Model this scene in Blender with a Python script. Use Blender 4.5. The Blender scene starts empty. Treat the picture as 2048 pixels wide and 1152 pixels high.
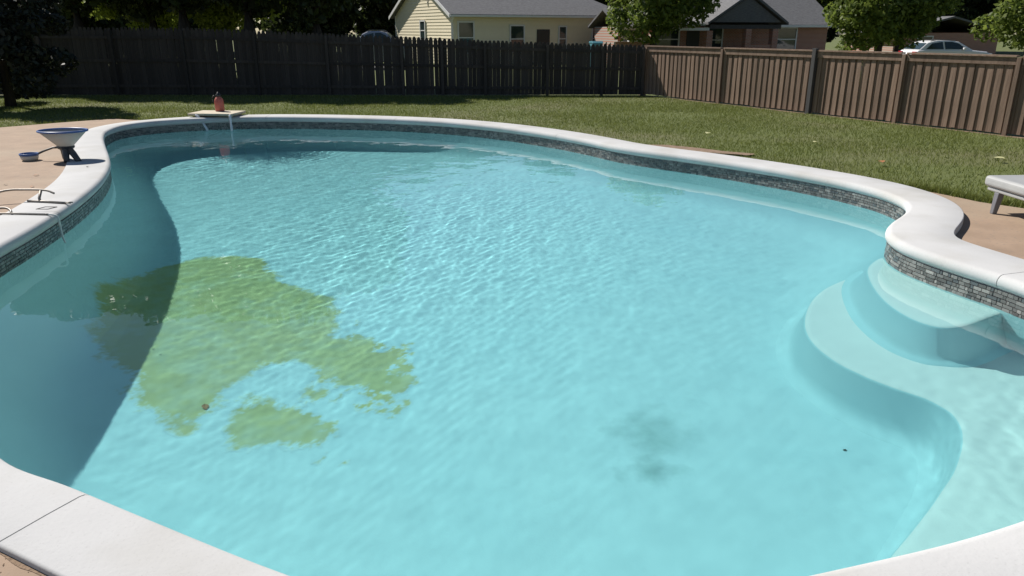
import bpy, bmesh, math, random
import numpy as np
from mathutils import Vector, Matrix, geometry

SC = bpy.context.scene
COL = SC.collection
rng = np.random.default_rng(7)
random.seed(7)

# ------------------------------------------------------------------ camera, sky, sun, exposure
PITCH = math.atan(516 / 1500)
cam = bpy.data.objects.new('camera', bpy.data.cameras.new('camera'))
COL.objects.link(cam)
cam.location = (0, 0, 2.0)
cam.rotation_euler = (math.pi / 2 - PITCH, 0, 0)
cam.data.lens = 1500 / 2048 * 36
cam.data.clip_start = 0.05
cam.data.clip_end = 600
SC.camera = cam

SUN_H = Vector((0.77, -0.64, 0)).normalized()      # horizontal way the light travels
SUN_EL = math.radians(46)
SUN_DIR = Vector((SUN_H.x * math.cos(SUN_EL), SUN_H.y * math.cos(SUN_EL), -math.sin(SUN_EL)))
world = bpy.data.worlds.new('World')
SC.world = world
world.use_nodes = True
wn = world.node_tree
sky = wn.nodes.new('ShaderNodeTexSky')
sky.sky_type = 'NISHITA'
sky.sun_disc = False
sky.sun_elevation = SUN_EL
sky.dust_density = 0.2
sky.ozone_density = 2.5
sky.sun_rotation = math.atan2(-SUN_DIR.x, -SUN_DIR.y)
bg = wn.nodes['Background']
wn.links.new(sky.outputs[0], bg.inputs[0])
bg.inputs[1].default_value = 0.055
sl = bpy.data.lights.new('sun', 'SUN')
sl.energy = 5.0
sl.angle = math.radians(0.55)
sl.color = (1.0, 0.95, 0.88)
sl.cycles.is_caustics_light = True
sun = bpy.data.objects.new('sun', sl)
COL.objects.link(sun)
sun.rotation_euler = SUN_DIR.to_track_quat('-Z', 'Y').to_euler()
SC.view_settings.view_transform = 'Standard'
SC.view_settings.look = 'None'
SC.view_settings.exposure = 0.35
SC.view_settings.gamma = 1.0
SC.cycles.use_denoising = True
SC.cycles.caustics_refractive = True
SC.cycles.max_bounces = 10
SC.cycles.transmission_bounces = 8

# ------------------------------------------------------------------ materials
M = {}

def newmat(name):
    m = bpy.data.materials.new(name)
    m.use_nodes = True
    M[name] = m
    return m, m.node_tree, m.node_tree.nodes['Principled BSDF']

def N(nt, t, **kw):
    n = nt.nodes.new(t)
    for k, v in kw.items():
        setattr(n, k, v)
    return n

def rgba(c):
    return (c[0], c[1], c[2], 1)

def mat(name, c1, c2=None, scale=4.0, rough=0.7, bump=0.0, bscale=None, c3=None, s3=0.6, metal=0.0,
        stretch=None, isl=0.0, detail=6.0, spec=None, bdist=0.01):
    """noise-mixed procedural surface; c3 = large patches; isl = per-piece brightness change"""
    m, nt, b = newmat(name)
    b.inputs['Roughness'].default_value = rough
    b.inputs['Metallic'].default_value = metal
    if spec is not None:
        b.inputs['Specular IOR Level'].default_value = spec
    tc = N(nt, 'ShaderNodeTexCoord')
    vec = tc.outputs['Object']
    if stretch:
        mp = N(nt, 'ShaderNodeMapping')
        mp.inputs['Scale'].default_value = stretch
        nt.links.new(vec, mp.inputs[0])
        vec = mp.outputs[0]
    n1 = N(nt, 'ShaderNodeTexNoise')
    n1.inputs['Scale'].default_value = scale
    n1.inputs['Detail'].default_value = detail
    nt.links.new(vec, n1.inputs['Vector'])
    mix = N(nt, 'ShaderNodeMix', data_type='RGBA')
    mix.inputs[6].default_value = rgba(c1)
    mix.inputs[7].default_value = rgba(c2 or c1)
    rmp = N(nt, 'ShaderNodeMapRange')
    rmp.inputs[1].default_value = 0.3
    rmp.inputs[2].default_value = 0.7
    nt.links.new(n1.outputs[0], rmp.inputs[0])
    nt.links.new(rmp.outputs[0], mix.inputs[0])
    out = mix.outputs[2]
    if c3:
        n3 = N(nt, 'ShaderNodeTexNoise')
        n3.inputs['Scale'].default_value = s3
        n3.inputs['Detail'].default_value = 3
        nt.links.new(tc.outputs['Object'], n3.inputs['Vector'])
        r3 = N(nt, 'ShaderNodeMapRange')
        r3.inputs[1].default_value = 0.48
        r3.inputs[2].default_value = 0.72
        nt.links.new(n3.outputs[0], r3.inputs[0])
        mx = N(nt, 'ShaderNodeMix', data_type='RGBA')
        nt.links.new(r3.outputs[0], mx.inputs[0])
        nt.links.new(out, mx.inputs[6])
        mx.inputs[7].default_value = rgba(c3)
        out = mx.outputs[2]
    if isl:
        oi = N(nt, 'ShaderNodeObjectInfo')
        mr = N(nt, 'ShaderNodeMapRange')
        mr.inputs[3].default_value = 1 - isl
        mr.inputs[4].default_value = 1 + isl
        nt.links.new(oi.outputs['Random'], mr.inputs[0])
        hv = N(nt, 'ShaderNodeHueSaturation')
        nt.links.new(mr.outputs[0], hv.inputs['Value'])
        nt.links.new(out, hv.inputs['Color'])
        out = hv.outputs[0]
    nt.links.new(out, b.inputs['Base Color'])
    if bump:
        n2 = N(nt, 'ShaderNodeTexNoise')
        n2.inputs['Scale'].default_value = bscale or scale * 4
        n2.inputs['Detail'].default_value = 6
        nt.links.new(vec, n2.inputs['Vector'])
        bp = N(nt, 'ShaderNodeBump')
        bp.inputs['Strength'].default_value = bump
        bp.inputs['Distance'].default_value = bdist
        nt.links.new(n2.outputs[0], bp.inputs['Height'])
        nt.links.new(bp.outputs[0], b.inputs['Normal'])
    return m

def pits(name, scale, lo, hi, k):
    """small dark pits and specks in a cast surface"""
    nt = M[name].node_tree; b = nt.nodes['Principled BSDF']
    src = b.inputs['Base Color'].links[0].from_socket
    tc = N(nt, 'ShaderNodeTexCoord'); n = N(nt, 'ShaderNodeTexNoise')
    n.inputs['Scale'].default_value = scale; n.inputs['Detail'].default_value = 3
    nt.links.new(tc.outputs['Object'], n.inputs['Vector'])
    mr = N(nt, 'ShaderNodeMapRange'); mr.inputs[1].default_value = lo; mr.inputs[2].default_value = hi; mr.inputs[4].default_value = k
    nt.links.new(n.outputs[0], mr.inputs[0])
    mx = N(nt, 'ShaderNodeMix', data_type='RGBA'); mx.inputs[7].default_value = (.16, .145, .125, 1)
    nt.links.new(mr.outputs[0], mx.inputs[0]); nt.links.new(src, mx.inputs[6]); nt.links.new(mx.outputs[2], b.inputs['Base Color'])

def leafmat(name, c1, c2, transl=0.35):
    m, nt, b = newmat(name)
    g = N(nt, 'ShaderNodeNewGeometry')
    mix = N(nt, 'ShaderNodeMix', data_type='RGBA')
    mix.inputs[6].default_value = rgba(c1)
    mix.inputs[7].default_value = rgba(c2)
    nt.links.new(g.outputs['Random Per Island'], mix.inputs[0])
    nt.links.new(mix.outputs[2], b.inputs['Base Color'])
    b.inputs['Roughness'].default_value = 0.55
    b.inputs['Specular IOR Level'].default_value = 0.3
    t = N(nt, 'ShaderNodeBsdfTranslucent')
    hv = N(nt, 'ShaderNodeHueSaturation')
    hv.inputs['Value'].default_value = 1.5
    nt.links.new(mix.outputs[2], hv.inputs['Color'])
    nt.links.new(hv.outputs[0], t.inputs[0])
    ms = N(nt, 'ShaderNodeMixShader')
    ms.inputs[0].default_value = transl
    nt.links.new(b.outputs[0], ms.inputs[1])
    nt.links.new(t.outputs[0], ms.inputs[2])
    nt.links.new(ms.outputs[0], nt.nodes['Material Output'].inputs[0])
    return m

mat('coping', (.495, .494, .49), (.545, .543, .537), 1.6, .8, .35, 38, c3=(.455, .447, .425), s3=1.3, bdist=.004, spec=.08)
pits('coping', 75, .60, .74, .16)
mat('plaster', (.505, .60, .62), (.535, .63, .65), 2.2, .8, .10, 70, c3=(.495, .605, .63), s3=.5, bdist=.006)
def stain():
    m = M['plaster']; nt = m.node_tree; b = nt.nodes['Principled BSDF']
    src = b.inputs['Base Color'].links[0].from_socket
    tc = N(nt, 'ShaderNodeTexCoord'); nz = N(nt, 'ShaderNodeTexNoise')
    nz.inputs['Scale'].default_value = 5; nz.inputs['Detail'].default_value = 5
    nt.links.new(tc.outputs['Object'], nz.inputs['Vector'])
    tot = None
    for c, r_, k in (((1.11, 5.23, -1.76), .42, .8), ((1.01, 4.77, -1.76), .26, .9)):
        d = N(nt, 'ShaderNodeVectorMath', operation='DISTANCE'); d.inputs[1].default_value = c
        nt.links.new(tc.outputs['Object'], d.inputs[0])
        w = N(nt, 'ShaderNodeMath', operation='MULTIPLY_ADD'); w.inputs[1].default_value = .6
        nt.links.new(nz.outputs[0], w.inputs[0]); nt.links.new(d.outputs['Value'], w.inputs[2])
        mr = N(nt, 'ShaderNodeMapRange'); mr.inputs[1].default_value = r_ + .28; mr.inputs[2].default_value = .22; mr.inputs[3].default_value = 0; mr.inputs[4].default_value = k
        nt.links.new(w.outputs[0], mr.inputs[0])
        if tot is None: tot = mr.outputs[0]
        else:
            mx_ = N(nt, 'ShaderNodeMath', operation='MAXIMUM'); nt.links.new(tot, mx_.inputs[0]); nt.links.new(mr.outputs[0], mx_.inputs[1]); tot = mx_.outputs[0]
    mx = N(nt, 'ShaderNodeMix', data_type='RGBA'); mx.inputs[7].default_value = (.22, .31, .30, 1)
    nt.links.new(tot, mx.inputs[0]); nt.links.new(src, mx.inputs[6]); nt.links.new(mx.outputs[2], b.inputs['Base Color'])
stain()
mat('plaster_tint_offset', (.75, .655, .63), (.79, .69, .66), 3.0, .8, .10, 70, bdist=.006)  # shallow-water brightness of the treads painted in, against the water's even tint
mat('grout', (.34, .34, .33), (.46, .46, .44), 20, .85)
for i, c in enumerate([(.085, .083, .08), (.13, .128, .122), (.06, .066, .07), (.18, .175, .165)]):
    mat('tile%d' % i, c, tuple(v * 1.7 for v in c), 14, .35, .25, 30, isl=.25, bdist=.004)
mat('deck', (.27, .19, .13), (.345, .245, .17), 3.0, .85, .3, 90, c3=(.33, .255, .18), s3=.5, bdist=.004)
pits('deck', 22, .58, .72, .5)
mat('lawn', (.082, .105, .023), (.12, .14, .036), 9, .9, .6, 40, c3=(.13, .125, .055), s3=.35, bdist=.03)
mat('soil', (.17, .115, .075), (.26, .18, .12), 8, .95, .8, 30, bdist=.02)
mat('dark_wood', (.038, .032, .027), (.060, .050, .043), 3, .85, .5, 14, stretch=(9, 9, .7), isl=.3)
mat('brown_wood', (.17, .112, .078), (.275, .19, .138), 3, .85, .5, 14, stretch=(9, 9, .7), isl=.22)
mat('post_grey', (.05, .048, .048), (.08, .078, .078), 3, .8, .4, 14, stretch=(9, 9, .7))
mat('bark', (.03, .024, .018), (.07, .055, .04), 5, .9, 1.0, 18, stretch=(3, 3, .6), bdist=.03)
mat('siding', (.82, .73, .53), (.86, .77, .57), 3, .6, isl=.03)
mat('trim', (.72, .72, .70), (.76, .76, .74), 3, .5)
mat('shingle', (.10, .10, .104), (.165, .165, .17), 5, .9, .7, 8, stretch=(1, 1, 6), bdist=.03)
mat('window_glass', (.02, .035, .035), (.04, .06, .06), 1.2, .06, spec=.7)
mat('door_dark', (.03, .03, .03), (.04, .04, .04), 3, .5)
mat('car_paint', (.85, .85, .86), (.87, .87, .88), 2, .18, spec=.6)
mat('car_silver', (.40, .41, .46), (.42, .43, .48), 2, .2, metal=.5)
mat('rubber', (.02, .02, .02), (.03, .03, .03), 10, .8)
mat('red_lamp', (.35, .01, .02), (.40, .02, .03), 3, .2)
mat('clear_lamp', (.6, .62, .64), (.7, .72, .74), 3, .15)
mat('asphalt', (.045, .045, .047), (.07, .07, .07), 30, .9, .5, 60)
mat('red_clay', (.42, .10, .075), (.52, .14, .10), 6, .45, .2, 30)
mat('dark_cap', (.015, .015, .017), (.03, .03, .03), 6, .5)
mat('slab_stone', (.46, .40, .30), (.56, .50, .39), 8, .8, .5, 40)
mat('blue_plastic', (.035, .09, .27), (.05, .12, .33), 4, .35)
mat('grey_plastic', (.045, .05, .055), (.07, .075, .08), 8, .45)
mat('pale_plastic', (.55, .53, .47), (.62, .60, .55), 6, .5)
mat('steel', (.20, .18, .155), (.30, .27, .235), 20, .5, .15, 60, metal=.35)
mat('cord', (.60, .60, .57), (.70, .70, .67), 40, .8)
mat('lounger_white', (.33, .33, .325), (.39, .39, .38), 3, .42, .05, 60)
mat('lounger_grey', (.14, .14, .155), (.19, .19, .205), 4, .5)
mat('blue_bin', (.06, .22, .28), (.09, .27, .33), 5, .5)
mat('pale_wood', (.40, .31, .22), (.50, .40, .29), 5, .8)
mat('brown_leaf', (.30, .11, .035), (.42, .19, .07), 20, .7)
mat('yellow_leaf', (.45, .44, .20), (.55, .53, .30), 20, .7)
mat('dark_leaf', (.03, .035, .015), (.06, .05, .025), 20, .8)
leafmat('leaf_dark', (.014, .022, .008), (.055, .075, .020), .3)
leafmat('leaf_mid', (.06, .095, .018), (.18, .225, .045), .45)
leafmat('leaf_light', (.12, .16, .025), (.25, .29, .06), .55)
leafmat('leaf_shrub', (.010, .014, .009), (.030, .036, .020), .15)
leafmat('net_mesh', (.46, .455, .43), (.50, .495, .47), .22)
leafmat('grass_blade', (.092, .122, .023), (.20, .22, .055), .3)

def brickmat():
    m, nt, b = newmat('brick')
    tc = N(nt, 'ShaderNodeTexCoord')
    mp = N(nt, 'ShaderNodeMapping')
    mp.inputs['Rotation'].default_value = (math.pi / 2, 0, 0)
    nt.links.new(tc.outputs['Object'], mp.inputs[0])
    br = N(nt, 'ShaderNodeTexBrick')
    br.inputs['Color1'].default_value = (.47, .19, .12, 1)
    br.inputs['Color2'].default_value = (.37, .14, .09, 1)
    br.inputs['Mortar'].default_value = (.42, .36, .31, 1)
    br.inputs['Scale'].default_value = 1
    br.inputs['Brick Width'].default_value = .23
    br.inputs['Row Height'].default_value = .08
    br.inputs['Mortar Size'].default_value = .012
    nt.links.new(mp.outputs[0], br.inputs['Vector'])
    nt.links.new(br.outputs[0], b.inputs['Base Color'])
    b.inputs['Roughness'].default_value = .9
brickmat()

def watermat():
    m = bpy.data.materials.new('water')
    m.use_nodes = True
    nt = m.node_tree
    nt.nodes.clear()
    o = N(nt, 'ShaderNodeOutputMaterial')
    r = N(nt, 'ShaderNodeBsdfRefraction')
    r.inputs['Color'].default_value = (.68, .985, 1.0, 1)
    r.inputs['Roughness'].default_value = 0
    r.inputs['IOR'].default_value = 1.333
    g = N(nt, 'ShaderNodeBsdfGlossy')
    g.inputs['Color'].default_value = (1, 1, 1, 1)
    g.inputs['Roughness'].default_value = 0.0
    f = N(nt, 'ShaderNodeFresnel')
    f.inputs['IOR'].default_value = 1.333
    ms = N(nt, 'ShaderNodeMixShader')
    nt.links.new(f.outputs[0], ms.inputs[0])
    nt.links.new(r.outputs[0], ms.inputs[1])
    nt.links.new(g.outputs[0], ms.inputs[2])
    nt.links.new(ms.outputs[0], o.inputs[0])
    M['water'] = m
watermat()

def jetmat():
    m, nt, b = newmat('jet')
    b.inputs['Base Color'].default_value = (.92, .96, 1, 1)
    b.inputs['Roughness'].default_value = .12
    b.inputs['Transmission Weight'].default_value = .45
    b.inputs['IOR'].default_value = 1.33
jetmat()

def algaemat():
    m, nt, b = newmat('algae')
    a = N(nt, 'ShaderNodeAttribute', attribute_name='thick')
    tc = N(nt, 'ShaderNodeTexCoord')
    n1 = N(nt, 'ShaderNodeTexNoise')
    n1.inputs['Scale'].default_value = 1.6
    n1.inputs['Detail'].default_value = 5
    nt.links.new(tc.outputs['Object'], n1.inputs['Vector'])
    mx = N(nt, 'ShaderNodeMix', data_type='RGBA')
    mx.inputs[6].default_value = (.42, .41, .20, 1)
    mx.inputs[7].default_value = (.50, .42, .20, 1)
    nt.links.new(n1.outputs[0], mx.inputs[0])
    m2 = N(nt, 'ShaderNodeMix', data_type='RGBA')
    m2.inputs[6].default_value = (.52, .61, .63, 1)
    nt.links.new(a.outputs['Fac'], m2.inputs[0])
    nt.links.new(mx.outputs[2], m2.inputs[7])
    nt.links.new(m2.outputs[2], b.inputs['Base Color'])
    b.inputs['Roughness'].default_value = .95
algaemat()

# ------------------------------------------------------------------ helpers
def tag(o, label=None, cat=None, group=None, kind=None):
    if label: o['label'] = label
    if cat: o['category'] = cat
    if group: o['group'] = group
    if kind: o['kind'] = kind
    return o

def empty(name, loc=(0, 0, 0), rz=0.0):
    o = bpy.data.objects.new(name, None)
    COL.objects.link(o)
    o.location = loc
    o.rotation_euler = (0, 0, rz)
    o.empty_display_size = .1
    return o

def link(name, me, parent=None, loc=None, rot=None, scale=None):
    o = bpy.data.objects.new(name, me)
    COL.objects.link(o)
    if parent: o.parent = parent
    if loc is not None: o.location = loc
    if rot is not None: o.rotation_euler = rot
    if scale is not None: o.scale = scale
    return o

def caustic_recv(o):
    o.cycles.is_caustics_receiver = True
    return o

class MB:
    def __init__(s):
        s.v = []; s.f = []
    def add(s, vs, fs):
        k = len(s.v)
        s.v += [tuple(v) for v in vs]
        s.f += [tuple(i + k for i in f) for f in fs]
        return s
    def box(s, a, b):
        x0, y0, z0 = a; x1, y1, z1 = b
        return s.add([(x0, y0, z0), (x1, y0, z0), (x1, y1, z0), (x0, y1, z0), (x0, y0, z1), (x1, y0, z1), (x1, y1, z1), (x0, y1, z1)],
                     [(0, 3, 2, 1), (4, 5, 6, 7), (0, 1, 5, 4), (1, 2, 6, 5), (2, 3, 7, 6), (3, 0, 4, 7)])
    def tube(s, pts, r, n=8, cap=True):
        pts = [Vector(p) for p in pts]
        rs = r if isinstance(r, (list, tuple)) else [r] * len(pts)
        ring = []
        up = Vector((0, 0, 1))
        for i, p in enumerate(pts):
            t = (pts[min(i + 1, len(pts) - 1)] - pts[max(i - 1, 0)]).normalized()
            a = t.cross(up)
            if a.length < 1e-3: a = t.cross(Vector((1, 0, 0)))
            a.normalize(); b = a.cross(t).normalized()
            ring.append([p + (a * math.cos(2 * math.pi * k / n) + b * math.sin(2 * math.pi * k / n)) * rs[i] for k in range(n)])
        vs = [v for q in ring for v in q]
        fs = [(i * n + k, i * n + (k + 1) % n, (i + 1) * n + (k + 1) % n, (i + 1) * n + k) for i in range(len(pts) - 1) for k in range(n)]
        if cap:
            fs += [tuple(range(n))[::-1], tuple(range((len(pts) - 1) * n, len(pts) * n))]
        return s.add(vs, fs)
    def lathe(s, prof, c=(0, 0, 0), n=24, sy=1.0):
        vs = [(c[0] + r * math.cos(2 * math.pi * k / n), c[1] + sy * r * math.sin(2 * math.pi * k / n), c[2] + z) for r, z in prof for k in range(n)]
        fs = [(i * n + k, i * n + (k + 1) % n, (i + 1) * n + (k + 1) % n, (i + 1) * n + k) for i in range(len(prof) - 1) for k in range(n)]
        return s.add(vs, fs)
    def prism(s, poly, axis, a, b):
        """poly: 2-D outline; axis 'x': (y,z) outline pushed from x=a to b, 'y': (x,z), 'z': (x,y)"""
        n = len(poly)
        def mk(p, t):
            return (t, p[0], p[1]) if axis == 'x' else ((p[0], t, p[1]) if axis == 'y' else (p[0], p[1], t))
        vs = [mk(p, a) for p in poly] + [mk(p, b) for p in poly]
        fs = [tuple(range(n))[::-1], tuple(range(n, 2 * n))] + [(i, (i + 1) % n, n + (i + 1) % n, n + i) for i in range(n)]
        return s.add(vs, fs)
    def mesh(s, name, m, smooth=False):
        me = bpy.data.meshes.new(name)
        me.from_pydata(s.v, [], s.f)
        bm = bmesh.new(); bm.from_mesh(me)
        bmesh.ops.recalc_face_normals(bm, faces=bm.faces)
        bm.to_mesh(me); bm.free()
        me.materials.append(M[m])
        if smooth: me.polygons.foreach_set('use_smooth', [True] * len(me.polygons))
        return me
    def build(s, name, m, parent=None, smooth=False, bevel=0.0, seg=2, loc=None, rot=None):
        o = link(name, s.mesh(name, m, smooth), parent, loc, rot)
        if bevel:
            md = o.modifiers.new('bevel', 'BEVEL'); md.width = bevel; md.segments = seg; md.limit_method = 'ANGLE'
        return o

def npmesh(name, V, F, m, smooth=False, attr=None):
    """fast mesh from arrays; F is (n,3) or (n,4)"""
    me = bpy.data.meshes.new(name)
    V = np.asarray(V, dtype=np.float32); F = np.asarray(F, dtype=np.int32)
    k = F.shape[1]
    me.vertices.add(len(V)); me.vertices.foreach_set('co', V.ravel())
    me.loops.add(F.size); me.loops.foreach_set('vertex_index', F.ravel())
    me.polygons.add(len(F))
    me.polygons.foreach_set('loop_start', np.arange(0, F.size, k, dtype=np.int32))
    me.polygons.foreach_set('loop_total', np.full(len(F), k, dtype=np.int32))
    if smooth: me.polygons.foreach_set('use_smooth', np.ones(len(F), dtype=bool))
    me.update(calc_edges=True)
    if not smooth: me.shade_flat()
    if attr is not None:
        a = me.attributes.new(attr[0], 'FLOAT', 'POINT')
        a.data.foreach_set('value', np.asarray(attr[1], dtype=np.float32))
    me.materials.append(M[m])
    return me

def catmull(P, n_per=24, closed=True):
    P = np.asarray(P, float); out = []
    k = len(P)
    for i in range(k if closed else k - 1):
        if closed:
            a, b, c, d = P[(i - 1) % k], P[i], P[(i + 1) % k], P[(i + 2) % k]
        else:
            a, b, c, d = P[max(i - 1, 0)], P[i], P[i + 1], P[min(i + 2, k - 1)]
        t = np.linspace(0, 1, n_per, endpoint=False)[:, None]
        # centripetal-ish: plain Catmull-Rom at tension 0.5
        out.append(.5 * ((2 * b) + (-a + c) * t + (2 * a - 5 * b + 4 * c - d) * t ** 2 + (-a + 3 * b - 3 * c + d) * t ** 3))
    if not closed: out.append(P[-1:])
    return np.concatenate(out)

def resample(P, n, closed=True):
    Q = np.vstack([P, P[:1]]) if closed else P
    s = np.concatenate([[0], np.cumsum(np.linalg.norm(np.diff(Q, axis=0), axis=1))])
    t = np.linspace(0, s[-1], n, endpoint=not closed)
    return np.stack([np.interp(t, s, Q[:, j]) for j in range(Q.shape[1])], 1), s[-1]

def smooth_loop(P, it, lam=.5):
    for _ in range(it):
        P = P + lam * (.5 * (np.roll(P, 1, 0) + np.roll(P, -1, 0)) - P)
    return P

def inside(poly, X, Y):
    r = np.zeros(X.shape, bool); n = len(poly); j = n - 1
    for i in range(n):
        xi, yi = poly[i]; xj, yj = poly[j]
        c = ((yi > Y) != (yj > Y))
        if yi != yj:
            r ^= c & (X < (xj - xi) * (Y - yi) / (yj - yi) + xi)
        j = i
    return r

def dist_poly(poly, X, Y):
    """distance of points to a closed polyline"""
    d2 = np.full(X.shape, 1e9)
    for i in range(len(poly)):
        a = poly[i]; b = poly[(i + 1) % len(poly)]
        e = b - a; L = e @ e + 1e-12
        t = np.clip(((X - a[0]) * e[0] + (Y - a[1]) * e[1]) / L, 0, 1)
        d2 = np.minimum(d2, (X - a[0] - t * e[0]) ** 2 + (Y - a[1] - t * e[1]) ** 2)
    return np.sqrt(d2)

def normals_in(P):
    """unit inward normals of a counter-clockwise loop"""
    T = np.roll(P, -1, 0) - np.roll(P, 1, 0)
    T /= np.linalg.norm(T, axis=1)[:, None]
    return np.stack([-T[:, 1], T[:, 0]], 1)

def vnoise(X, Y, scale, seed):
    """cheap smooth value noise on arrays, about -1..1"""
    r = np.random.default_rng(seed); G = r.uniform(-1, 1, (64, 64))
    x = X * scale; y = Y * scale
    xi = np.floor(x).astype(int); yi = np.floor(y).astype(int)
    u = x - xi; v = y - yi
    u = u * u * (3 - 2 * u); v = v * v * (3 - 2 * v)
    g = lambda a, b: G[a % 64, b % 64]
    return (g(xi, yi) * (1 - u) + g(xi + 1, yi) * u) * (1 - v) + (g(xi, yi + 1) * (1 - u) + g(xi + 1, yi + 1) * u) * v

# ------------------------------------------------------------------ pool outline (metres; nose of the coping), counter-clockwise, with coping width
CTRL = [
    (-2.57, 3.29, .43), (-2.1, 3.05, .43), (-1.5, 2.74, .43), (-.92, 2.45, .43), (-.49, 2.28, .43), (.05, 2.20, .43),
    (.71, 2.31, .43), (1.35, 2.48, .43), (1.96, 2.67, .45), (2.55, 2.93, .5), (3.3, 3.42, .55), (3.95, 4.1, .6), (4.28, 4.8, .62),
    (4.33, 5.45, .64), (4.22, 6.08, .66), (4.05, 6.53, .68), (3.92, 6.95, .68), (3.87, 7.30, .66), (3.95, 7.70, .64), (4.18, 8.08, .62), (4.50, 8.46, .62),
    (4.76, 8.86, .62), (4.88, 9.30, .62), (4.83, 9.88, .62), (4.52, 10.62, .60), (3.94, 11.49, .58), (3.14, 12.45, .58), (2.35, 13.25, .58),
    (1.86, 13.85, .58), (1.45, 14.58, .58), (.78, 15.55, .58), (-.26, 16.7, .58), (-1.44, 17.6, .56), (-2.67, 18.15, .56),
    (-3.92, 18.48, .56), (-5.1, 18.65, .56), (-6.27, 18.66, .55), (-7.45, 18.35, .5), (-8.3, 17.78, .42), (-8.66, 17.02, .42), (-8.54, 16.07, .5),
    (-8.2, 15.25, .58), (-7.67, 14.25, .60), (-6.88, 12.85, .62), (-6.33, 11.8, .62), (-5.84, 10.6, .60), (-5.46, 9.35, .6),
    (-5.24, 8.39, .6), (-5.10, 7.65, .58), (-5.0, 7.0, .56), (-4.78, 6.1, .52), (-4.25, 5.1, .48), (-3.5, 4.15, .45)]
NL = 720
_c = catmull(CTRL, 24)
_c, PER = resample(_c[:, :3], NL)          # arclength along x,y,(w) is close enough
LOOP = smooth_loop(_c[:, :2].copy(), 6)
LOOP, PER = resample(LOOP, NL)
W = smooth_loop(_c[:, 2:3].copy(), 20)[:, 0]
NIN = normals_in(LOOP)
OUT = LOOP - NIN * W[:, None]
OUT = smooth_loop(OUT, 30)
WALL = LOOP - NIN * .03                    # face of the tile band
ZW = -.30                                  # water level
ZB = -.105                                 # underside of the coping

def floor_z(X, Y):
    u = np.clip((1.5 - X + .12 * (Y - 6)) / 4.9, 0, 1)
    return -1.75 - .72 * (u * u * (3 - 2 * u))

# ------------------------------------------------------------------ ground, deck
def fill(loops, zf, name, m, skirt=0.0):
    """flat sheet between closed loops"""
    bm = bmesh.new(); edges = []
    for L in loops:
        vs = [bm.verts.new((p[0], p[1], 0)) for p in L]
        edges += [bm.edges.new((vs[i], vs[(i + 1) % len(vs)])) for i in range(len(vs))]
    bmesh.ops.triangle_fill(bm, use_beauty=True, use_dissolve=False, edges=edges)
    for f in bm.faces:
        if f.normal.z < 0: f.normal_flip()
    if skirt:
        r = bmesh.ops.extrude_edge_only(bm, edges=[e for e in bm.edges if e.is_boundary])
        low = [v for v in r['geom'] if isinstance(v, bmesh.types.BMVert)]
        for v in bm.verts: v.co.z = zf(v.co.x, v.co.y)
        for v in low: v.co.z -= skirt
    else:
        for v in bm.verts: v.co.z = zf(v.co.x, v.co.y)
    me = bpy.data.meshes.new(name); bm.to_mesh(me); bm.free()
    me.materials.append(M[m])
    return link(name, me)

ZL = -.11
hole = resample(LOOP - NIN * (W * .6)[:, None], 240)[0]
o = fill([[(-260, -60), (260, -60), (260, 400), (-260, 400)], hole], lambda x, y: ZL, 'lawn', 'lawn')
tag(o, kind='structure')

def deck_z(x, y):
    return -.015 - .07 * min(1, max(0, (x + 4) / 8))

# the deck follows the pool from the far left, round the near side, to the right
MID = LOOP - NIN * (W * .75)[:, None]
i0 = int(np.argmin(np.hypot(LOOP[:, 0] + 8.3, LOOP[:, 1] - 17.7)))
i1 = int(np.argmin(np.hypot(LOOP[:, 0] - 4.85, LOOP[:, 1] - 9.6)))
chain = [tuple(MID[(i0 + k) % NL]) for k in range(0, (i1 - i0) % NL, 3)]
poly = [(-9.6, 18.35), (-10.4, 17.55), (-11.2, 16.65), (-13, 15.9), (-16, 15.3), (-30, 14), (-30, -20), (30, -20), (30, 5.2), (9.5, 8.0), (7.4, 8.62), (6.45, 8.95), (6.0, 9.45), (5.75, 10.0), (5.5, 10.35)]
deck = fill([chain[::1] + poly[::-1]], deck_z, 'patio', 'deck', skirt=.12)
tag(deck, kind='structure')

# ------------------------------------------------------------------ swimming pool
pool = empty('swimming_pool', (0, 7, 0))
tag(pool, 'freeform in-ground swimming pool with white coping and aqua plaster basin', 'swimming pool')
def pchild(o):
    o.parent = pool
    o.matrix_parent_inverse = Matrix.Translation((0, -7, 0))
    return o

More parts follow.
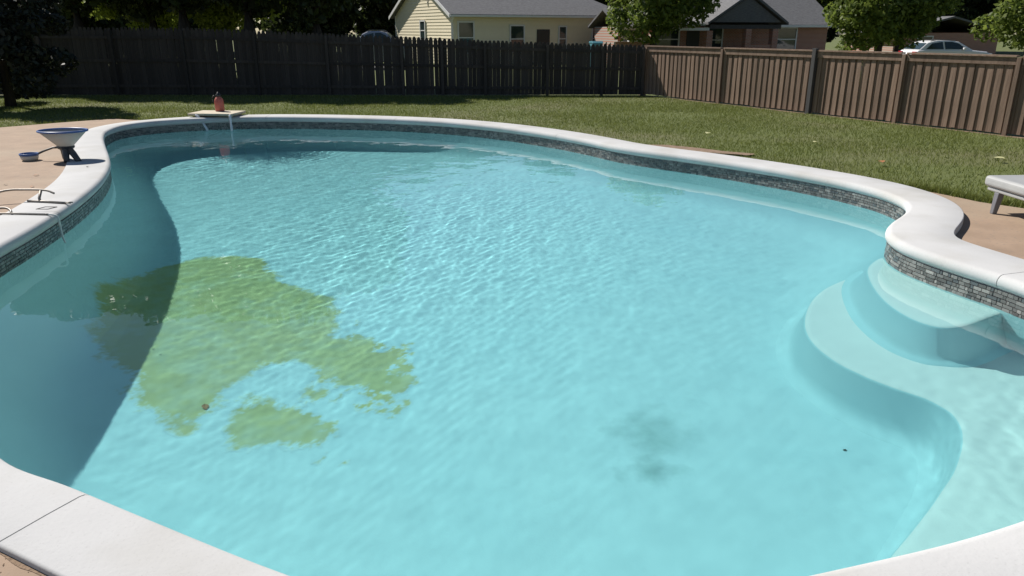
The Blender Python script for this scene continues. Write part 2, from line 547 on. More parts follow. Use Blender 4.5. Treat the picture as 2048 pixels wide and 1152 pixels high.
# coping cut at its joints into sections
joint_pts = [(-1.95, 2.97), (4.18, 6.15), (.9, 15.4), (-2.8, 18.2), (-6.0, 18.7), (-8.5, 15.95), (-5.3, 8.6)]
jidx = sorted(int(np.argmin(np.hypot(LOOP[:, 0] - x, LOOP[:, 1] - y))) for x, y in joint_pts)
def coping_section(a, b):
    """loop indices a..b"""
    ids = [(a + k) % NL for k in range((b - a) % NL + 1)]
    V = []; R = .062
    prof = []
    for t in np.linspace(-.5 * math.pi, .5 * math.pi, 9):          # bullnose
        prof.append((R - R * math.cos(t), 'n', -R * 1.05 + R * 1.05 * math.sin(t)))
    k = len(prof) + 6
    for n_, i in enumerate(ids):
        p = LOOP[i].copy(); q = OUT[i].copy()
        if n_ in (0, len(ids) - 1):                                 # 4 mm back from the joint
            t = LOOP[(i + 1) % NL] - LOOP[i - 1]; t = t / np.linalg.norm(t) * (.004 if n_ == 0 else -.004)
            p += t; q += t
        d = q - p; w = np.linalg.norm(d); d /= w
        row = [(p + d * x, z) for x, _, z in prof]
        row += [(p + d * (w * .5), .002), (p + d * (w - .014), 0), (p + d * (w - .004), -.004), (p + d * w, -.014), (p + d * w, -.145), (p + d * (w * .5), -.145)]
        V += [(r[0][0], r[0][1], r[1]) for r in row]
    F = []
    m = len(ids)
    for i in range(m - 1):
        for j in range(k):
            F.append((i * k + j, i * k + (j + 1) % k, (i + 1) * k + (j + 1) % k, (i + 1) * k + j))
    mb = MB(); mb.v = V; mb.f = F + [tuple(range(k)), tuple(range((m - 1) * k, m * k))[::-1]]
    o = mb.build('coping_section', 'coping', None, smooth=True)
    es = o.modifiers.new('split', 'EDGE_SPLIT'); es.split_angle = math.radians(50)
    return pchild(o)
for a, b in zip(jidx, jidx[1:] + jidx[:1]):
    coping_section(a, b)

# mortar under / between the coping pieces
def band(offset, z0, z1, name, m, n=NL):
    P = LOOP - NIN * offset
    V = [(p[0], p[1], z0) for p in P] + [(p[0], p[1], z1) for p in P]
    F = [(i, (i + 1) % n, n + (i + 1) % n, n + i) for i in range(n)]
    return npmesh(name, V, F, m, True)
g = link('grout_band', band(.045, -.33, -.09, 'grout_band', 'grout')); caustic_recv(pchild(g))
jm = MB()
P_, Q_ = LOOP - NIN * .06, OUT + (LOOP - OUT) * .05
vs = [(p[0], p[1], -.06) for p in P_] + [(p[0], p[1], -.06) for p in Q_]
g = link('mortar_bed', npmesh('mortar_bed', vs, [(i, (i + 1) % NL, NL + (i + 1) % NL, NL + i) for i in range(NL)], 'grout')); pchild(g)

# waterline tiles: three and a half rows of small slate pieces; the nearest in view are single pieces, the rest joined
GJ = .006; ROWS = 5; TH = .172 / ROWS
tile_me = []
for j in range(4):
    b = MB(); b.box((-.5, 0, -.5), (.5, 1, .5)); tile_me.append(b.mesh('tile', 'tile%d' % j))
cum = np.concatenate([[0], np.cumsum(np.linalg.norm(np.roll(WALL, -1, 0) - WALL, axis=1))])
WL = np.vstack([WALL, WALL[:1]]); NL_ = np.vstack([NIN, NIN[:1]])
def wall_at(s):
    s = s % cum[-1]
    p = np.array([np.interp(s, cum, WL[:, 0]), np.interp(s, cum, WL[:, 1])])
    n = np.array([np.interp(s, cum, NL_[:, 0]), np.interp(s, cum, NL_[:, 1])])
    return p, n / np.linalg.norm(n)
tiles = []
for r in range(ROWS):
    s = 0.0
    while s < cum[-1] - .03:
        ln = random.choice((.03, .045, .06, .08, .1))
        p, n = wall_at(s + ln / 2)
        vis = (n[0] * (0 - p[0]) + n[1] * (0 - p[1])) / (np.hypot(*p))
        d = np.hypot(p[0], p[1])
        inview = p[1] > 5.9 and abs(p[0]) < .70 * p[1] + .2
        tiles.append((d if (vis > .05 and inview) else 1e6 + d, r, p, n, ln, random.choice((0, 0, 1, 1, 1, 2, 3)), random.uniform(0, .005)))
        s += ln
tiles.sort(key=lambda t: t[0])
rest = {j: [[], []] for j in range(4)}
for k, (d, r, p, n, ln, j, pr) in enumerate(tiles):
    zc = -.133 - (r + .5) * TH
    ang = math.atan2(n[1], n[0]) - math.pi / 2
    if k < 300:
        o = link('tile', tile_me[j], None, (p[0] - n[0] * .02, p[1] - n[1] * .02, zc), (0, 0, ang), (ln - GJ, .021 + pr, TH - GJ))
        caustic_recv(pchild(o))
    else:
        V, F = rest[j]
        t = np.array([n[1], -n[0]]); h = (ln - GJ) / 2; zz = (TH - GJ) / 2
        b0 = len(V)
        for dy in (-.02, .001 + pr):
            for dx, dz in ((-h, -zz), (h, -zz), (h, zz), (-h, zz)):
                q = p + t * dx + n * dy
                V.append((q[0], q[1], zc + dz))
        F += [(b0 + 4, b0 + 5, b0 + 6, b0 + 7), (b0, b0 + 1, b0 + 5, b0 + 4), (b0 + 1, b0 + 2, b0 + 6, b0 + 5), (b0 + 2, b0 + 3, b0 + 7, b0 + 6), (b0 + 3, b0, b0 + 4, b0 + 7)]
V = []; F = []; MI = []
for j in range(4):
    k = len(V); V += rest[j][0]; F += [tuple(i + k for i in f) for f in rest[j][1]]; MI += [j] * len(rest[j][1])
me = npmesh('tile_band', V, F, 'tile0')
for j in (1, 2, 3): me.materials.append(M['tile%d' % j])
me.polygons.foreach_set('material_index', np.array(MI, dtype=np.int32))
o = link('tile_band', me); caustic_recv(pchild(o)); o['kind'] = 'stuff'

# basin: rings down the wall, then a grid over the floor, triangulated in plan
CW = 1.25
pts = []; dd = []
ring0 = resample(LOOP - NIN * .032, 360)[0]
n0 = normals_in(ring0)
pts.append(ring0); dd.append(np.zeros(len(ring0)))
for t in (.01, .025, .045, .07, .10, .14, .19, .25, .32, .40, .5, .62, .76, .92, 1.1, 1.28):
    P = ring0 + n0 * t
    dt = dist_poly(ring0, P[:, 0], P[:, 1])
    k = (dt > t * .93) & inside(ring0, P[:, 0], P[:, 1])
    pts.append(P[k]); dd.append(dt[k])
gx, gy = np.meshgrid(np.arange(-9, 6, .16), np.arange(2, 19, .16))
gx = gx.ravel(); gy = gy.ravel()
dt = dist_poly(ring0, gx, gy)
k = inside(ring0, gx, gy) & (dt > 1.38)
pts.append(np.stack([gx[k], gy[k]], 1)); dd.append(dt[k])
AP = np.concatenate(pts); AD = np.concatenate(dd)
res = geometry.delaunay_2d_cdt([Vector(p) for p in AP], [], [list(range(len(ring0)))], 1, 1e-5)
vo = np.array([v[:] for v in res[0]]); orig = res[3]
D = np.array([AD[q[0]] if q else 0 for q in orig])
zf = floor_z(vo[:, 0], vo[:, 1])
q_ = np.clip((np.hypot(vo[:, 0] - 4.35, vo[:, 1] - 5.5) - 1.0) / 1.6, 0, 1)
tt = np.clip(D / (.30 + (CW - .30) * q_ * q_ * (3 - 2 * q_)), 0, 1)      # the wall behind the steps is steeper
Z = -.296 + (zf + .296) * (1 - (1 - tt) ** 4.2)
V = np.stack([vo[:, 0], vo[:, 1], Z], 1)
me = npmesh('basin', V, [f for f in res[2]], 'plaster', True)
bm = bmesh.new(); bm.from_mesh(me); bmesh.ops.recalc_face_normals(bm, faces=bm.faces)
if sum(f.normal.z for f in bm.faces) < 0: bmesh.ops.reverse_faces(bm, faces=bm.faces)
bm.to_mesh(me); bm.free()
o = link('basin', me); caustic_recv(pchild(o))
from mathutils.bvhtree import BVHTree
BT = BVHTree.FromPolygons([tuple(v) for v in V], [tuple(f) for f in res[2]])

# steps
def step(name, edge, back, ztop, flare, pale=.03):
    e = catmull(edge, 10, closed=False)
    poly = np.vstack([e, np.array(back)])
    poly = resample(poly, 260)[0]
    if np.sum(poly[:, 0] * np.roll(poly[:, 1], -1) - np.roll(poly[:, 0], -1) * poly[:, 1]) < 0: poly = poly[::-1]
    poly = smooth_loop(poly, 14)
    ni = normals_in(poly)
    prof = [(.07, 0), (.05, -.002), (.03, -.008), (.012, -.02), (.002, -.042), (0, -.07)] + flare
    V = []; F = []; n = len(poly)
    for off, dz in prof:
        q = poly + ni * off
        V += [(a[0], a[1], ztop + dz) for a in q]
    for i in range(len(prof) - 1):
        F += [(i * n + j, (i + 1) * n + j, (i + 1) * n + (j + 1) % n, i * n + (j + 1) % n) for j in range(n)]
    mb = MB(); mb.v = V; mb.f = F + [tuple(range(n))]
    o = mb.build(name, 'plaster', None, smooth=True)
    o.data.materials.append(M['plaster_tint_offset'])
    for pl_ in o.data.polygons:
        if pl_.center.z > ztop - pale: pl_.material_index = 1  # treads take the painted-in shallow tone, risers keep the floor plaster
    return caustic_recv(pchild(o))
step('entry_shelf', [(3.95, 7.85), (3.52, 7.63), (3.08, 7.19), (2.78, 6.67), (2.63, 6.21), (2.64, 5.8), (2.78, 5.44), (2.97, 5.18), (3.16, 5.02), (3.19, 4.8), (3.11, 4.57), (2.9, 4.25), (2.62, 3.94), (2.31, 3.63), (2.05, 3.39), (1.6, 2.95)],
     [(1.5, 2.4), (2.6, 2.6), (3.6, 3.2), (4.5, 4.2), (4.8, 5.5), (4.6, 6.4), (4.3, 7.2), (4.25, 7.8)], -1.05,
     [(-.03, -.3), (-.06, -.5), (-.08, -.6), (-.12, -.66), (-.17, -.69), (-.25, -.71), (-.3, -.76)])
step('top_step', [(3.95, 7.75), (3.67, 7.4), (3.5, 6.98), (3.38, 6.47), (3.37, 6.09), (3.44, 5.84), (3.58, 5.73), (3.81, 5.8), (4.08, 5.97), (4.35, 6.13), (4.8, 6.38)],
     [(5.0, 6.9), (4.7, 7.5), (4.3, 7.85)], -.36, [(-.04, -.3), (-.10, -.55), (-.12, -.62), (-.15, -.66), (-.2, -.68), (-.23, -.74)])

# algae on the floor of the deep end
ALG = np.array([(-4.3, 9.75), (-3.81, 9.9), (-3.22, 9.64), (-2.94, 9.07), (-2.6, 8.8), (-2.22, 8.51), (-1.97, 8.02), (-1.8, 7.5), (-1.52, 7.28), (-1.45, 7.05), (-1.14, 6.87), (-1.02, 6.38), (-1.02, 6.04), (-1.27, 5.85), (-1.45, 5.98), (-1.44, 6.23), (-1.68, 6.44), (-1.89, 6.7), (-2.17, 6.85), (-2.51, 6.81), (-2.62, 6.53), (-2.7, 6.22), (-2.69, 6.0), (-2.85, 5.89), (-3.06, 5.86), (-3.35, 6.08), (-3.64, 6.31), (-3.76, 6.61), (-4.15, 6.92), (-4.45, 7.28), (-4.52, 7.75), (-4.85, 8.27), (-4.84, 8.9), (-4.58, 9.46)])
ISL = np.array([(-2.55, 5.75), (-2.49, 6.01), (-2.32, 6.21), (-2.11, 6.09), (-1.93, 5.93), (-1.7, 5.9), (-1.47, 5.79), (-1.43, 5.57), (-1.56, 5.48), (-1.74, 5.4), (-1.92, 5.42), (-2.28, 5.52)])
def sdf(poly, X, Y):
    d = dist_poly(poly, X, Y)
    return np.where(inside(poly, X, Y), d, -d)
st = .014
ax = np.arange(-5.4, -.5, st); ay = np.arange(4.8, 10.3, st)
AX, AY = np.meshgrid(ax, ay)
f = np.maximum(sdf(ALG, AX, AY), sdf(ISL, AX, AY) + .03)
for (bx, by, br) in ((-2.81, 5.74, .10), (-1.78, 6.25, .08), (-1.57, 6.17, .09), (-2.43, 6.27, .04), (-1.54, 5.25, .02), (-1.3, 6.3, .08), (-1.13, 5.97, .07)):
    f = np.maximum(f, br - np.hypot(AX - bx, AY - by))
frag = np.clip((AX + 2.1) / .8, 0, 1)
nz = .55 * vnoise(AX, AY, 3.1, 3) + .35 * vnoise(AX, AY, 7.7, 4) + .25 * vnoise(AX, AY, 17, 5) + .22 * vnoise(AX, AY, 33, 6) + .16 * vnoise(AX, AY, 61, 8)
f = f + nz * (.15 + .19 * frag) + .03 * frag
ok = f > 0
cell = ok[:-1, :-1] | ok[1:, :-1] | ok[:-1, 1:] | ok[1:, 1:]
cj, ci = np.nonzero(cell)
nxn = AX.shape[1]
quad = np.stack([cj * nxn + ci, cj * nxn + ci + 1, (cj + 1) * nxn + ci + 1, (cj + 1) * nxn + ci], 1)
used, inv = np.unique(quad, return_inverse=True)
vx = AX.ravel()[used]; vy = AY.ravel()[used]
zz = np.empty(len(vx))
for q_ in range(len(vx)):
    hit = BT.ray_cast(Vector((vx[q_], vy[q_], 1.0)), Vector((0, 0, -1)))
    zz[q_] = hit[0].z if hit[0] is not None else -2
th = np.clip(f.ravel()[used] / .09 + .05, 0, 1) * (.95 + .12 * vnoise(vx, vy, 2.3, 9) + .10 * vnoise(vx, vy, 11, 10))
me = npmesh('algae', np.stack([vx, vy, zz + .0018], 1), inv.reshape(-1, 4), 'algae', True, ('thick', th))
o = caustic_recv(link('algae', me)); tag(o, 'green algae spread over the pool floor', 'algae', kind='stuff')

# water surface: fine grid with real waves, reaching a little into the wall
st = .022
wx = np.arange(-9.2, 5.6, st); wy = np.arange(1.9, 19.2, st)
WX, WY = np.meshgrid(wx, wy)
ext = resample(LOOP - NIN * .12, 360)[0]
okv = inside(ext, WX, WY)
h = np.zeros_like(WX)
r = np.random.default_rng(5)
warp = [vnoise(WX, WY, .5 + .2 * q, 50 + q) for q in range(4)]
for i in range(44):
    lam = .075 * (.9 / .075) ** ((i + r.random()) / 44)
    a = r.uniform(0, 2 * math.pi); k_ = 2 * math.pi / lam
    h += (.064 if lam < .17 else .036 if lam < .3 else .017) / (k_ * k_ * .45) * np.sin(k_ * (math.cos(a) * WX + math.sin(a) * WY) + r.uniform(0, 6.28) + 1.5 * warp[i % 4])
ampl = .06 + .74 * np.exp(-(((WX + 2.0) / 3.4) ** 2 + ((WY - 11) / 3.6) ** 2)) + .7 * np.exp(-(((WX + 7) / 2.0) ** 2 + ((WY - 17.3) / 2.0) ** 2)) + .2 * np.clip((WY - 9) / 8, 0, 1) + 1.1 * np.exp(-(((WX - 3.5) / 1.1) ** 2 + ((WY - 4.3) / 1.2) ** 2))
h *= ampl
for i in range(9):                                    # gentle longer swell that breaks up reflections
    lam = .32 * (1.0 / .32) ** (i / 8); a = r.uniform(0, 2 * math.pi); k_ = 2 * math.pi / lam
    h += .0013 / k_ * np.sin(k_ * (math.cos(a) * WX + math.sin(a) * WY) + r.uniform(0, 6.28) + 2.2 * warp[i % 4])
for (jx, jy) in ((-7.25, 18.3), (-6.72, 18.25)):
    rr = np.hypot(WX - jx, WY - jy)
    h += .006 * np.exp(-rr / .5) * np.cos(rr * 38)
cell = okv[:-1, :-1] & okv[1:, :-1] & okv[:-1, 1:] & okv[1:, 1:]
cj, ci = np.nonzero(cell); nxn = WX.shape[1]
quad = np.stack([cj * nxn + ci, cj * nxn + ci + 1, (cj + 1) * nxn + ci + 1, (cj + 1) * nxn + ci], 1)
used, inv = np.unique(quad, return_inverse=True)
me = npmesh('water', np.stack([WX.ravel()[used], WY.ravel()[used], ZW + h.ravel()[used]], 1), inv.reshape(-1, 4), 'water', True)
o = link('water', me); o['kind'] = 'structure'
o.cycles.is_caustics_caster = True

# ------------------------------------------------------------------ grass
def in_lawn(X, Y):
    a = ~inside(resample(OUT, 200)[0], X, Y)
    dk = np.array(chain[::4] + poly[::-1])
    return a & ~inside(dk, X, Y)
FC = np.array((4.55, 26.45)); FE = np.array((10.43, 16.07)); FD = (FE - FC) / np.linalg.norm(FE - FC); FN = np.array((FD[1], -FD[0]))
if FN[0] > 0: FN = -FN
def grass(n, x0, x1, y0, y1, hmin, hmax, wd, name, label):
    X = rng.uniform(x0, x1, n); Y = rng.uniform(y0, y1, n)
    k = in_lawn(X, Y)
    sd = (X - FC[0]) * FN[0] + (Y - FC[1]) * FN[1]
    k &= (sd > .22) & (Y < 26.2) & (np.abs(X) < .72 * Y + 1.5)
    bc = (X - 3.4) / .8; bs = (Y - 13.86 + .55 * bc) / .26
    k &= bc * bc + bs * bs > 1.0
    k &= rng.random(n) < .45 + .55 * np.clip(.6 + vnoise(X, Y, .7, 31), 0, 1)
    X = X[k]; Y = Y[k]; n = len(X)
    H = rng.uniform(hmin, hmax, n) * (.85 + .15 * vnoise(X, Y, .9, 33)); a = rng.uniform(0, 2 * math.pi, n)
    lean = rng.uniform(.2, .9, n) * H; b = rng.uniform(0, 2 * math.pi, n)
    w = wd * rng.uniform(.6, 1.3, n)
    V = np.zeros((n, 3, 3))
    V[:, 0] = np.stack([X + np.cos(a) * w, Y + np.sin(a) * w, np.full(n, ZL)], 1)
    V[:, 1] = np.stack([X - np.cos(a) * w, Y - np.sin(a) * w, np.full(n, ZL)], 1)
    V[:, 2] = np.stack([X + np.cos(b) * lean, Y + np.sin(b) * lean, ZL + H], 1)
    o = link(name, npmesh(name, V.reshape(-1, 3), np.arange(3 * n).reshape(-1, 3), 'grass_blade'))
    tag(o, label, 'grass', kind='stuff')
grass(470000, -17, 12, 9.0, 26.3, .035, .075, .0055, 'grass', 'short green lawn grass round the pool')
# taller tufts along the patio and coping edges
def tufts(P, n, name, label):
    P = np.asarray(P); t = rng.random(n) * (len(P) - 1); i = t.astype(int); u = (t - i)[:, None]
    C = P[i] * (1 - u) + P[i + 1] * u + rng.normal(0, .05, (n, 2))
    H = rng.uniform(.05, .16, n); a = rng.uniform(0, 6.28, n); b = rng.uniform(0, 6.28, n); ln = H * rng.uniform(.2, .7, n)
    V = np.zeros((n, 3, 3))
    V[:, 0] = np.stack([C[:, 0] + np.cos(a) * .006, C[:, 1] + np.sin(a) * .006, np.full(n, ZL)], 1)
    V[:, 1] = np.stack([C[:, 0] - np.cos(a) * .006, C[:, 1] - np.sin(a) * .006, np.full(n, ZL)], 1)
    V[:, 2] = np.stack([C[:, 0] + np.cos(b) * ln, C[:, 1] + np.sin(b) * ln, ZL + H], 1)
    tag(link(name, npmesh(name, V.reshape(-1, 3), np.arange(3 * n).reshape(-1, 3), 'grass_blade')), label, 'grass', kind='stuff')
tufts([(-9.3, 18.7), (-9.75, 18.45), (-10.5, 17.68), (-11.3, 16.78), (-13, 16.05)], 2600, 'grass_edge', 'ragged grass along the left patio edge')
tufts([(5.5, 10.45), (5.8, 10.1), (6.08, 9.55), (6.5, 9.06), (7.4, 8.74), (9.5, 8.12)], 2600, 'grass_edge', 'ragged grass along the patio edge by the lounger')

# soil strips
sp = []
for i in range(40):
    t = -.2 + 21 * i / 39
    sp.append(FC + FD * t + FN * (.02))
sq = [p + FN * (.13 + .09 * math.sin(i * 1.7) * math.sin(i * .6)) for i, p in enumerate(sp)]
V = [(p[0], p[1], ZL + .004) for p in sp] + [(p[0], p[1], ZL + .004) for p in sq]
o = link('soil', npmesh('soil', V, [(i, i + 1, 41 + i, 40 + i) for i in range(39)], 'soil')); o['kind'] = 'structure'
ang = np.linspace(0, 2 * math.pi, 40, endpoint=False)
P = [(3.4 + .85 * math.cos(a) * (1 + .12 * math.sin(5 * a)), 13.86 + .29 * math.sin(a) * (1 + .2 * math.cos(3 * a)) - .58 * math.cos(a)) for a in ang]
mb = MB(); mb.v = [(p[0], p[1], ZL + .03) for p in P]; mb.f = [tuple(range(40))]
tag(mb.build('bare_soil', 'soil'), kind='structure')

P = []; Q = []
ids = [i for i in range(NL) if OUT[i][1] < 4.2 and OUT[i][0] < .2]
ids.sort(key=lambda i: OUT[i][0])
for q, i in enumerate(ids):
    w_ = .010 + .009 * math.sin(q * 1.3) * math.sin(q * .37) + .008 * random.random()
    nn = -NIN[i]
    P.append(OUT[i] + nn * -.01); Q.append(OUT[i] + nn * max(.006, w_))
V = [(p[0], p[1], deck_z(p[0], p[1]) + .0012) for p in P] + [(p[0], p[1], deck_z(p[0], p[1]) + .0012) for p in Q]
k = len(P)
o = link('joint_soil', npmesh('joint_soil', V, [(i, i + 1, k + i + 1, k + i) for i in range(k - 1)], 'soil')); o['kind'] = 'structure'
mb = MB()
for q in range(420):
    i = random.choice(ids); nn = -NIN[i]
    p = OUT[i] + nn * abs(random.gauss(0, .05)) + np.array([random.uniform(-.03, .03), random.uniform(-.03, .03)]); r_ = random.uniform(.002, .0055)
    z_ = deck_z(p[0], p[1])
    mb.add([(p[0] - r_, p[1], z_), (p[0] + r_ * .8, p[1] - r_, z_), (p[0] + r_ * .5, p[1] + r_, z_), (p[0], p[1], z_ + r_ * .6)], [(0, 2, 1), (0, 1, 3), (1, 2, 3), (2, 0, 3)])
tag(mb.build('soil_crumbs', 'soil'), 'dry soil crumbs along the near coping edge', 'soil', kind='stuff')

# ------------------------------------------------------------------ fences
# back fence, dog-eared pickets
bf = empty('picket_fence', (-6, 26.4, ZL))
tag(bf, 'dark weathered dog-eared picket fence along the back of the lawn', 'fence')
def bchild(name, me, loc, scale=None, rot=None):
    return link(name, me, bf, (loc[0] + 6, loc[1] - 26.4, loc[2] - ZL), rot, scale)
hw = .068
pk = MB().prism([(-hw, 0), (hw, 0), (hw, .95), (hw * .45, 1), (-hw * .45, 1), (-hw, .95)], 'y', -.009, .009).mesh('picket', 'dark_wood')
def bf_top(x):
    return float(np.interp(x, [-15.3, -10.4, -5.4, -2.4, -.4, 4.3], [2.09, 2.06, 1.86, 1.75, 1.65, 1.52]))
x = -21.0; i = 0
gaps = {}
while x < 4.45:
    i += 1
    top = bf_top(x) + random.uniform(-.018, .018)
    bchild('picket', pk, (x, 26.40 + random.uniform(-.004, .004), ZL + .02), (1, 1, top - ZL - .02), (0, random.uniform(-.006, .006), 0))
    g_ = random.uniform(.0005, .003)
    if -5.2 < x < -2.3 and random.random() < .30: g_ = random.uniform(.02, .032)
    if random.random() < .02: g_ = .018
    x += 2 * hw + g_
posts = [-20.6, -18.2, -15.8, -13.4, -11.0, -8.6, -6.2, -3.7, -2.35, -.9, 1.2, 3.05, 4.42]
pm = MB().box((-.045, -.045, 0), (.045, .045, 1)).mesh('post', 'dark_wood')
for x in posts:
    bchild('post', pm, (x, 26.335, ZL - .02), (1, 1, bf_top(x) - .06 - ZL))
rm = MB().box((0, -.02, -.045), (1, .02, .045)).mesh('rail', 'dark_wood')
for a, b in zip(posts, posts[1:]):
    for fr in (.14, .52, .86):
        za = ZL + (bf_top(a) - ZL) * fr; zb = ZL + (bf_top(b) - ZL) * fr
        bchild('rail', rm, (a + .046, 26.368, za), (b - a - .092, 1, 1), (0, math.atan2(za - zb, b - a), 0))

# right fence: overlapping boards under a fascia and cap
rf = empty('board_fence', (FC[0], FC[1], ZL), math.atan2(FD[1], FD[0]))
tag(rf, 'brown board-on-board fence with flat cap along the right of the lawn', 'fence')
FL = 21.0; FH = 1.60
bd = MB().box((-.061, -.01, 0), (.061, .01, 1)).mesh('board', 'brown_wood')
# local +x runs toward the camera; the lawn lies on local -y
pitch = .099; n = int(FL / pitch)
for i in range(n):
    xx = .1 + i * pitch
    front = i % 2 == 0
    link('board', bd, rf, (xx + random.uniform(-.006, .006), -.016 if front else .012, .03 + random.uniform(0, .02)),
         (random.uniform(-.004, .004), random.uniform(-.012, .012), 0), (1.0 if front else 1.05, 1, FH - .06))
rp = [.05, 3.55, 6.9, 9.4, 11.95, 14.45, 16.95, 19.45]
gp = MB().box((-.042, -.03, 0), (.042, .03, 1)).mesh('post', 'brown_wood'); gd = MB().box((-.055, -.055, 0), (.055, .055, 1)).mesh('post', 'post_grey')
for j, xx in enumerate(rp):
    link('post', gd if j == 2 else gp, rf, (xx, -.085 if j == 2 else -.062, 0), None, (1, 1, FH + (-.02 if j != 2 else .06)))
    if j == 2: rf.children[-1]
fm = MB().box((0, -.012, 0), (1, .012, .15)).mesh('fascia', 'brown_wood'); cm = MB().box((0, -.07, 0), (1, .07, .035)).mesh('cap', 'brown_wood')
ends = [-.05] + rp[1:] + [FL]
for a, b in zip(ends, ends[1:]):
    link('fascia', fm, rf, (a + (.06 if a > 0 else 0), -.046, FH - .17), None, (b - a - (.12 if a > 0 else .06), 1, 1))
    link('cap', cm, rf, (a + (.062 if a > 0 else 0), -.02, FH - .015), None, (b - a - (.124 if a > 0 else .062), 1, 1))
    link('rail', fm, rf, (a, .04, .35), None, (b - a - .004, 1, .6))

# ------------------------------------------------------------------ trees
def leaves(n, blobs, size, seed, flat=.0):
    r = np.random.default_rng(seed)
    B = np.array(blobs)                                      # x,y,z,r
    w = B[:, 3] ** 2; w = w / w.sum()
    k = r.choice(len(B), n, p=w)
    d = r.normal(size=(n, 3)); d /= np.linalg.norm(d, axis=1)[:, None]
    rad = B[k, 3] * r.uniform(.45, 1.05, n) ** .6
    C = B[k, :3] + d * rad[:, None] * np.array([1, 1, .8])
    nrm = d * .6 + r.normal(size=(n, 3)) * .7 + np.array([0, 0, .35]); nrm /= np.linalg.norm(nrm, axis=1)[:, None]
    a = np.cross(nrm, r.normal(size=(n, 3))); a /= np.linalg.norm(a, axis=1)[:, None] + 1e-9
    b = np.cross(nrm, a)
    s = size * r.uniform(.55, 1.3, n)[:, None]
    V = np.stack([C - a * s, C + b * s * .55 , C + a * s, C - b * s * .55], 1)
    return V.reshape(-1, 3), np.arange(4 * n).reshape(-1, 4)

def crown_blobs(rx, z0, z1, seed, n=34):
    r = np.random.default_rng(seed); out = []
    zc = (z0 + z1) / 2; rz = (z1 - z0) / 2
    while len(out) < n:
        p = r.uniform(-1, 1, 3); q = np.linalg.norm(p)
        if q > 1 or q < .35: continue
        rr = r.uniform(.16, .33)
        out.append((p[0] * rx * (1 - rr * .6), p[1] * rx * (1 - rr * .6), zc + p[2] * rz * (1 - rr * .7), rx * rr * 1.15))
    return out

def tree_meshes(key, rx, z0, z1, n, size, leaf, seed, trunk_r=.22, nb=34):
    bl = crown_blobs(rx, z0, z1, seed, nb)
    V, F = leaves(n, bl, size, seed)
    cm_ = npmesh('crown', V, F, leaf)
    r = np.random.default_rng(seed + 99); mb = MB()
    top = z0 + (z1 - z0) * .75
    px = [(.0, 0, 0)] + [(r.normal(0, .10) * t, r.normal(0, .10) * t, top * t) for t in (.25, .5, .75, 1)]
    mb.tube(px, [trunk_r * v for v in (1.25, .95, .8, .55, .2)], 9)
    for b_ in bl[::3]:
        t = min(.9, max(.3, b_[2] / top * .75)); s0 = Vector((0, 0, top * t))
        e = Vector(b_[:3]); mid = s0.lerp(e, .5) + Vector((0, 0, .15 * rx))
        mb.tube([s0, mid, e], [trunk_r * .4, trunk_r * .25, trunk_r * .08], 6)
    tm = mb.mesh('trunk', 'bark', True)
    return tm, cm_
def tree(ms, loc, rz, label, group=None, s=1.0, name='tree', cat='tree'):
    t = empty(name, loc, rz); t.scale = (s, s, s)
    tag(t, label, cat, group)
    link('trunk', ms[0], t); link('crown', ms[1], t)
    return t

T_oak = tree_meshes('oak', 3.6, 2.4, 9.5, 15000, .19, 'leaf_dark', 11, .28, 46)
T_mid = tree_meshes('mid', 3.2, 1.2, 7.5, 15000, .15, 'leaf_mid', 12, .2, 46)
T_light = tree_meshes('light', 2.6, 1.6, 6.5, 11000, .14, 'leaf_light', 13, .16, 40)
T_big = tree_meshes('big', 5.6, .3, 12.5, 26000, .30, 'leaf_dark', 14, .4, 56)
T_full = tree_meshes('full', 3.0, .5, 7.0, 17000, .13, 'leaf_mid', 15, .2, 52)

def shrub():
    r = np.random.default_rng(41)
    bl = []
    for k in range(60):
        z = r.uniform(.25, 5.2); rr = 1.55 * (1 - (z / 6.2) ** 1.8) * r.uniform(.5, 1); a = r.uniform(0, 6.28)
        bl.append((rr * math.cos(a), rr * math.sin(a), z, r.uniform(.35, .55)))
    V, F = leaves(20000, bl, .085, 42)
    m_ = npmesh('crown', V, F, 'leaf_shrub')
    tm = MB().tube([(0, 0, 0), (.05, 0, 2), (0, .05, 4.5)], [.14, .1, .03], 8).mesh('trunk', 'bark', True)
    return tm, m_
T_shr = shrub()
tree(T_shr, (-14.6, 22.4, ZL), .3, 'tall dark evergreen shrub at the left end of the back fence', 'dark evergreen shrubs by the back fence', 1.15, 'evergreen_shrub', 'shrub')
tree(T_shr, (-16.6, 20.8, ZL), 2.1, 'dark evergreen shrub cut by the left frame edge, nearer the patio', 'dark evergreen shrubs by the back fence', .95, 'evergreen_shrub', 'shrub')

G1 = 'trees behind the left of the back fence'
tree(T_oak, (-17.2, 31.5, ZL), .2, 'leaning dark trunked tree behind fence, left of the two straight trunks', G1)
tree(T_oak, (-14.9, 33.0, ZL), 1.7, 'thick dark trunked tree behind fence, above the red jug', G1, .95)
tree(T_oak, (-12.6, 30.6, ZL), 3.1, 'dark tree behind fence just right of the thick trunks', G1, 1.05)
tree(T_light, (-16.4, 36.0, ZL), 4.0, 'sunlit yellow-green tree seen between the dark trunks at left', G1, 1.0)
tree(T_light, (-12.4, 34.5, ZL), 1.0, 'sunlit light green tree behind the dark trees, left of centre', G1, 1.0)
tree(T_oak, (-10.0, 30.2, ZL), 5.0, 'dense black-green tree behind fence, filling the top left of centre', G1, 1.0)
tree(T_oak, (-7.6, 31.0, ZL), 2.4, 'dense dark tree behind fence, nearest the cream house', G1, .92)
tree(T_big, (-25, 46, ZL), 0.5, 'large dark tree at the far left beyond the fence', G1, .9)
G2 = 'trees between and beside the houses'
tree(T_mid, (8.3, 46.5, ZL), .7, 'sunlit green tree between the cream house and the brick house', G2, 1.05)
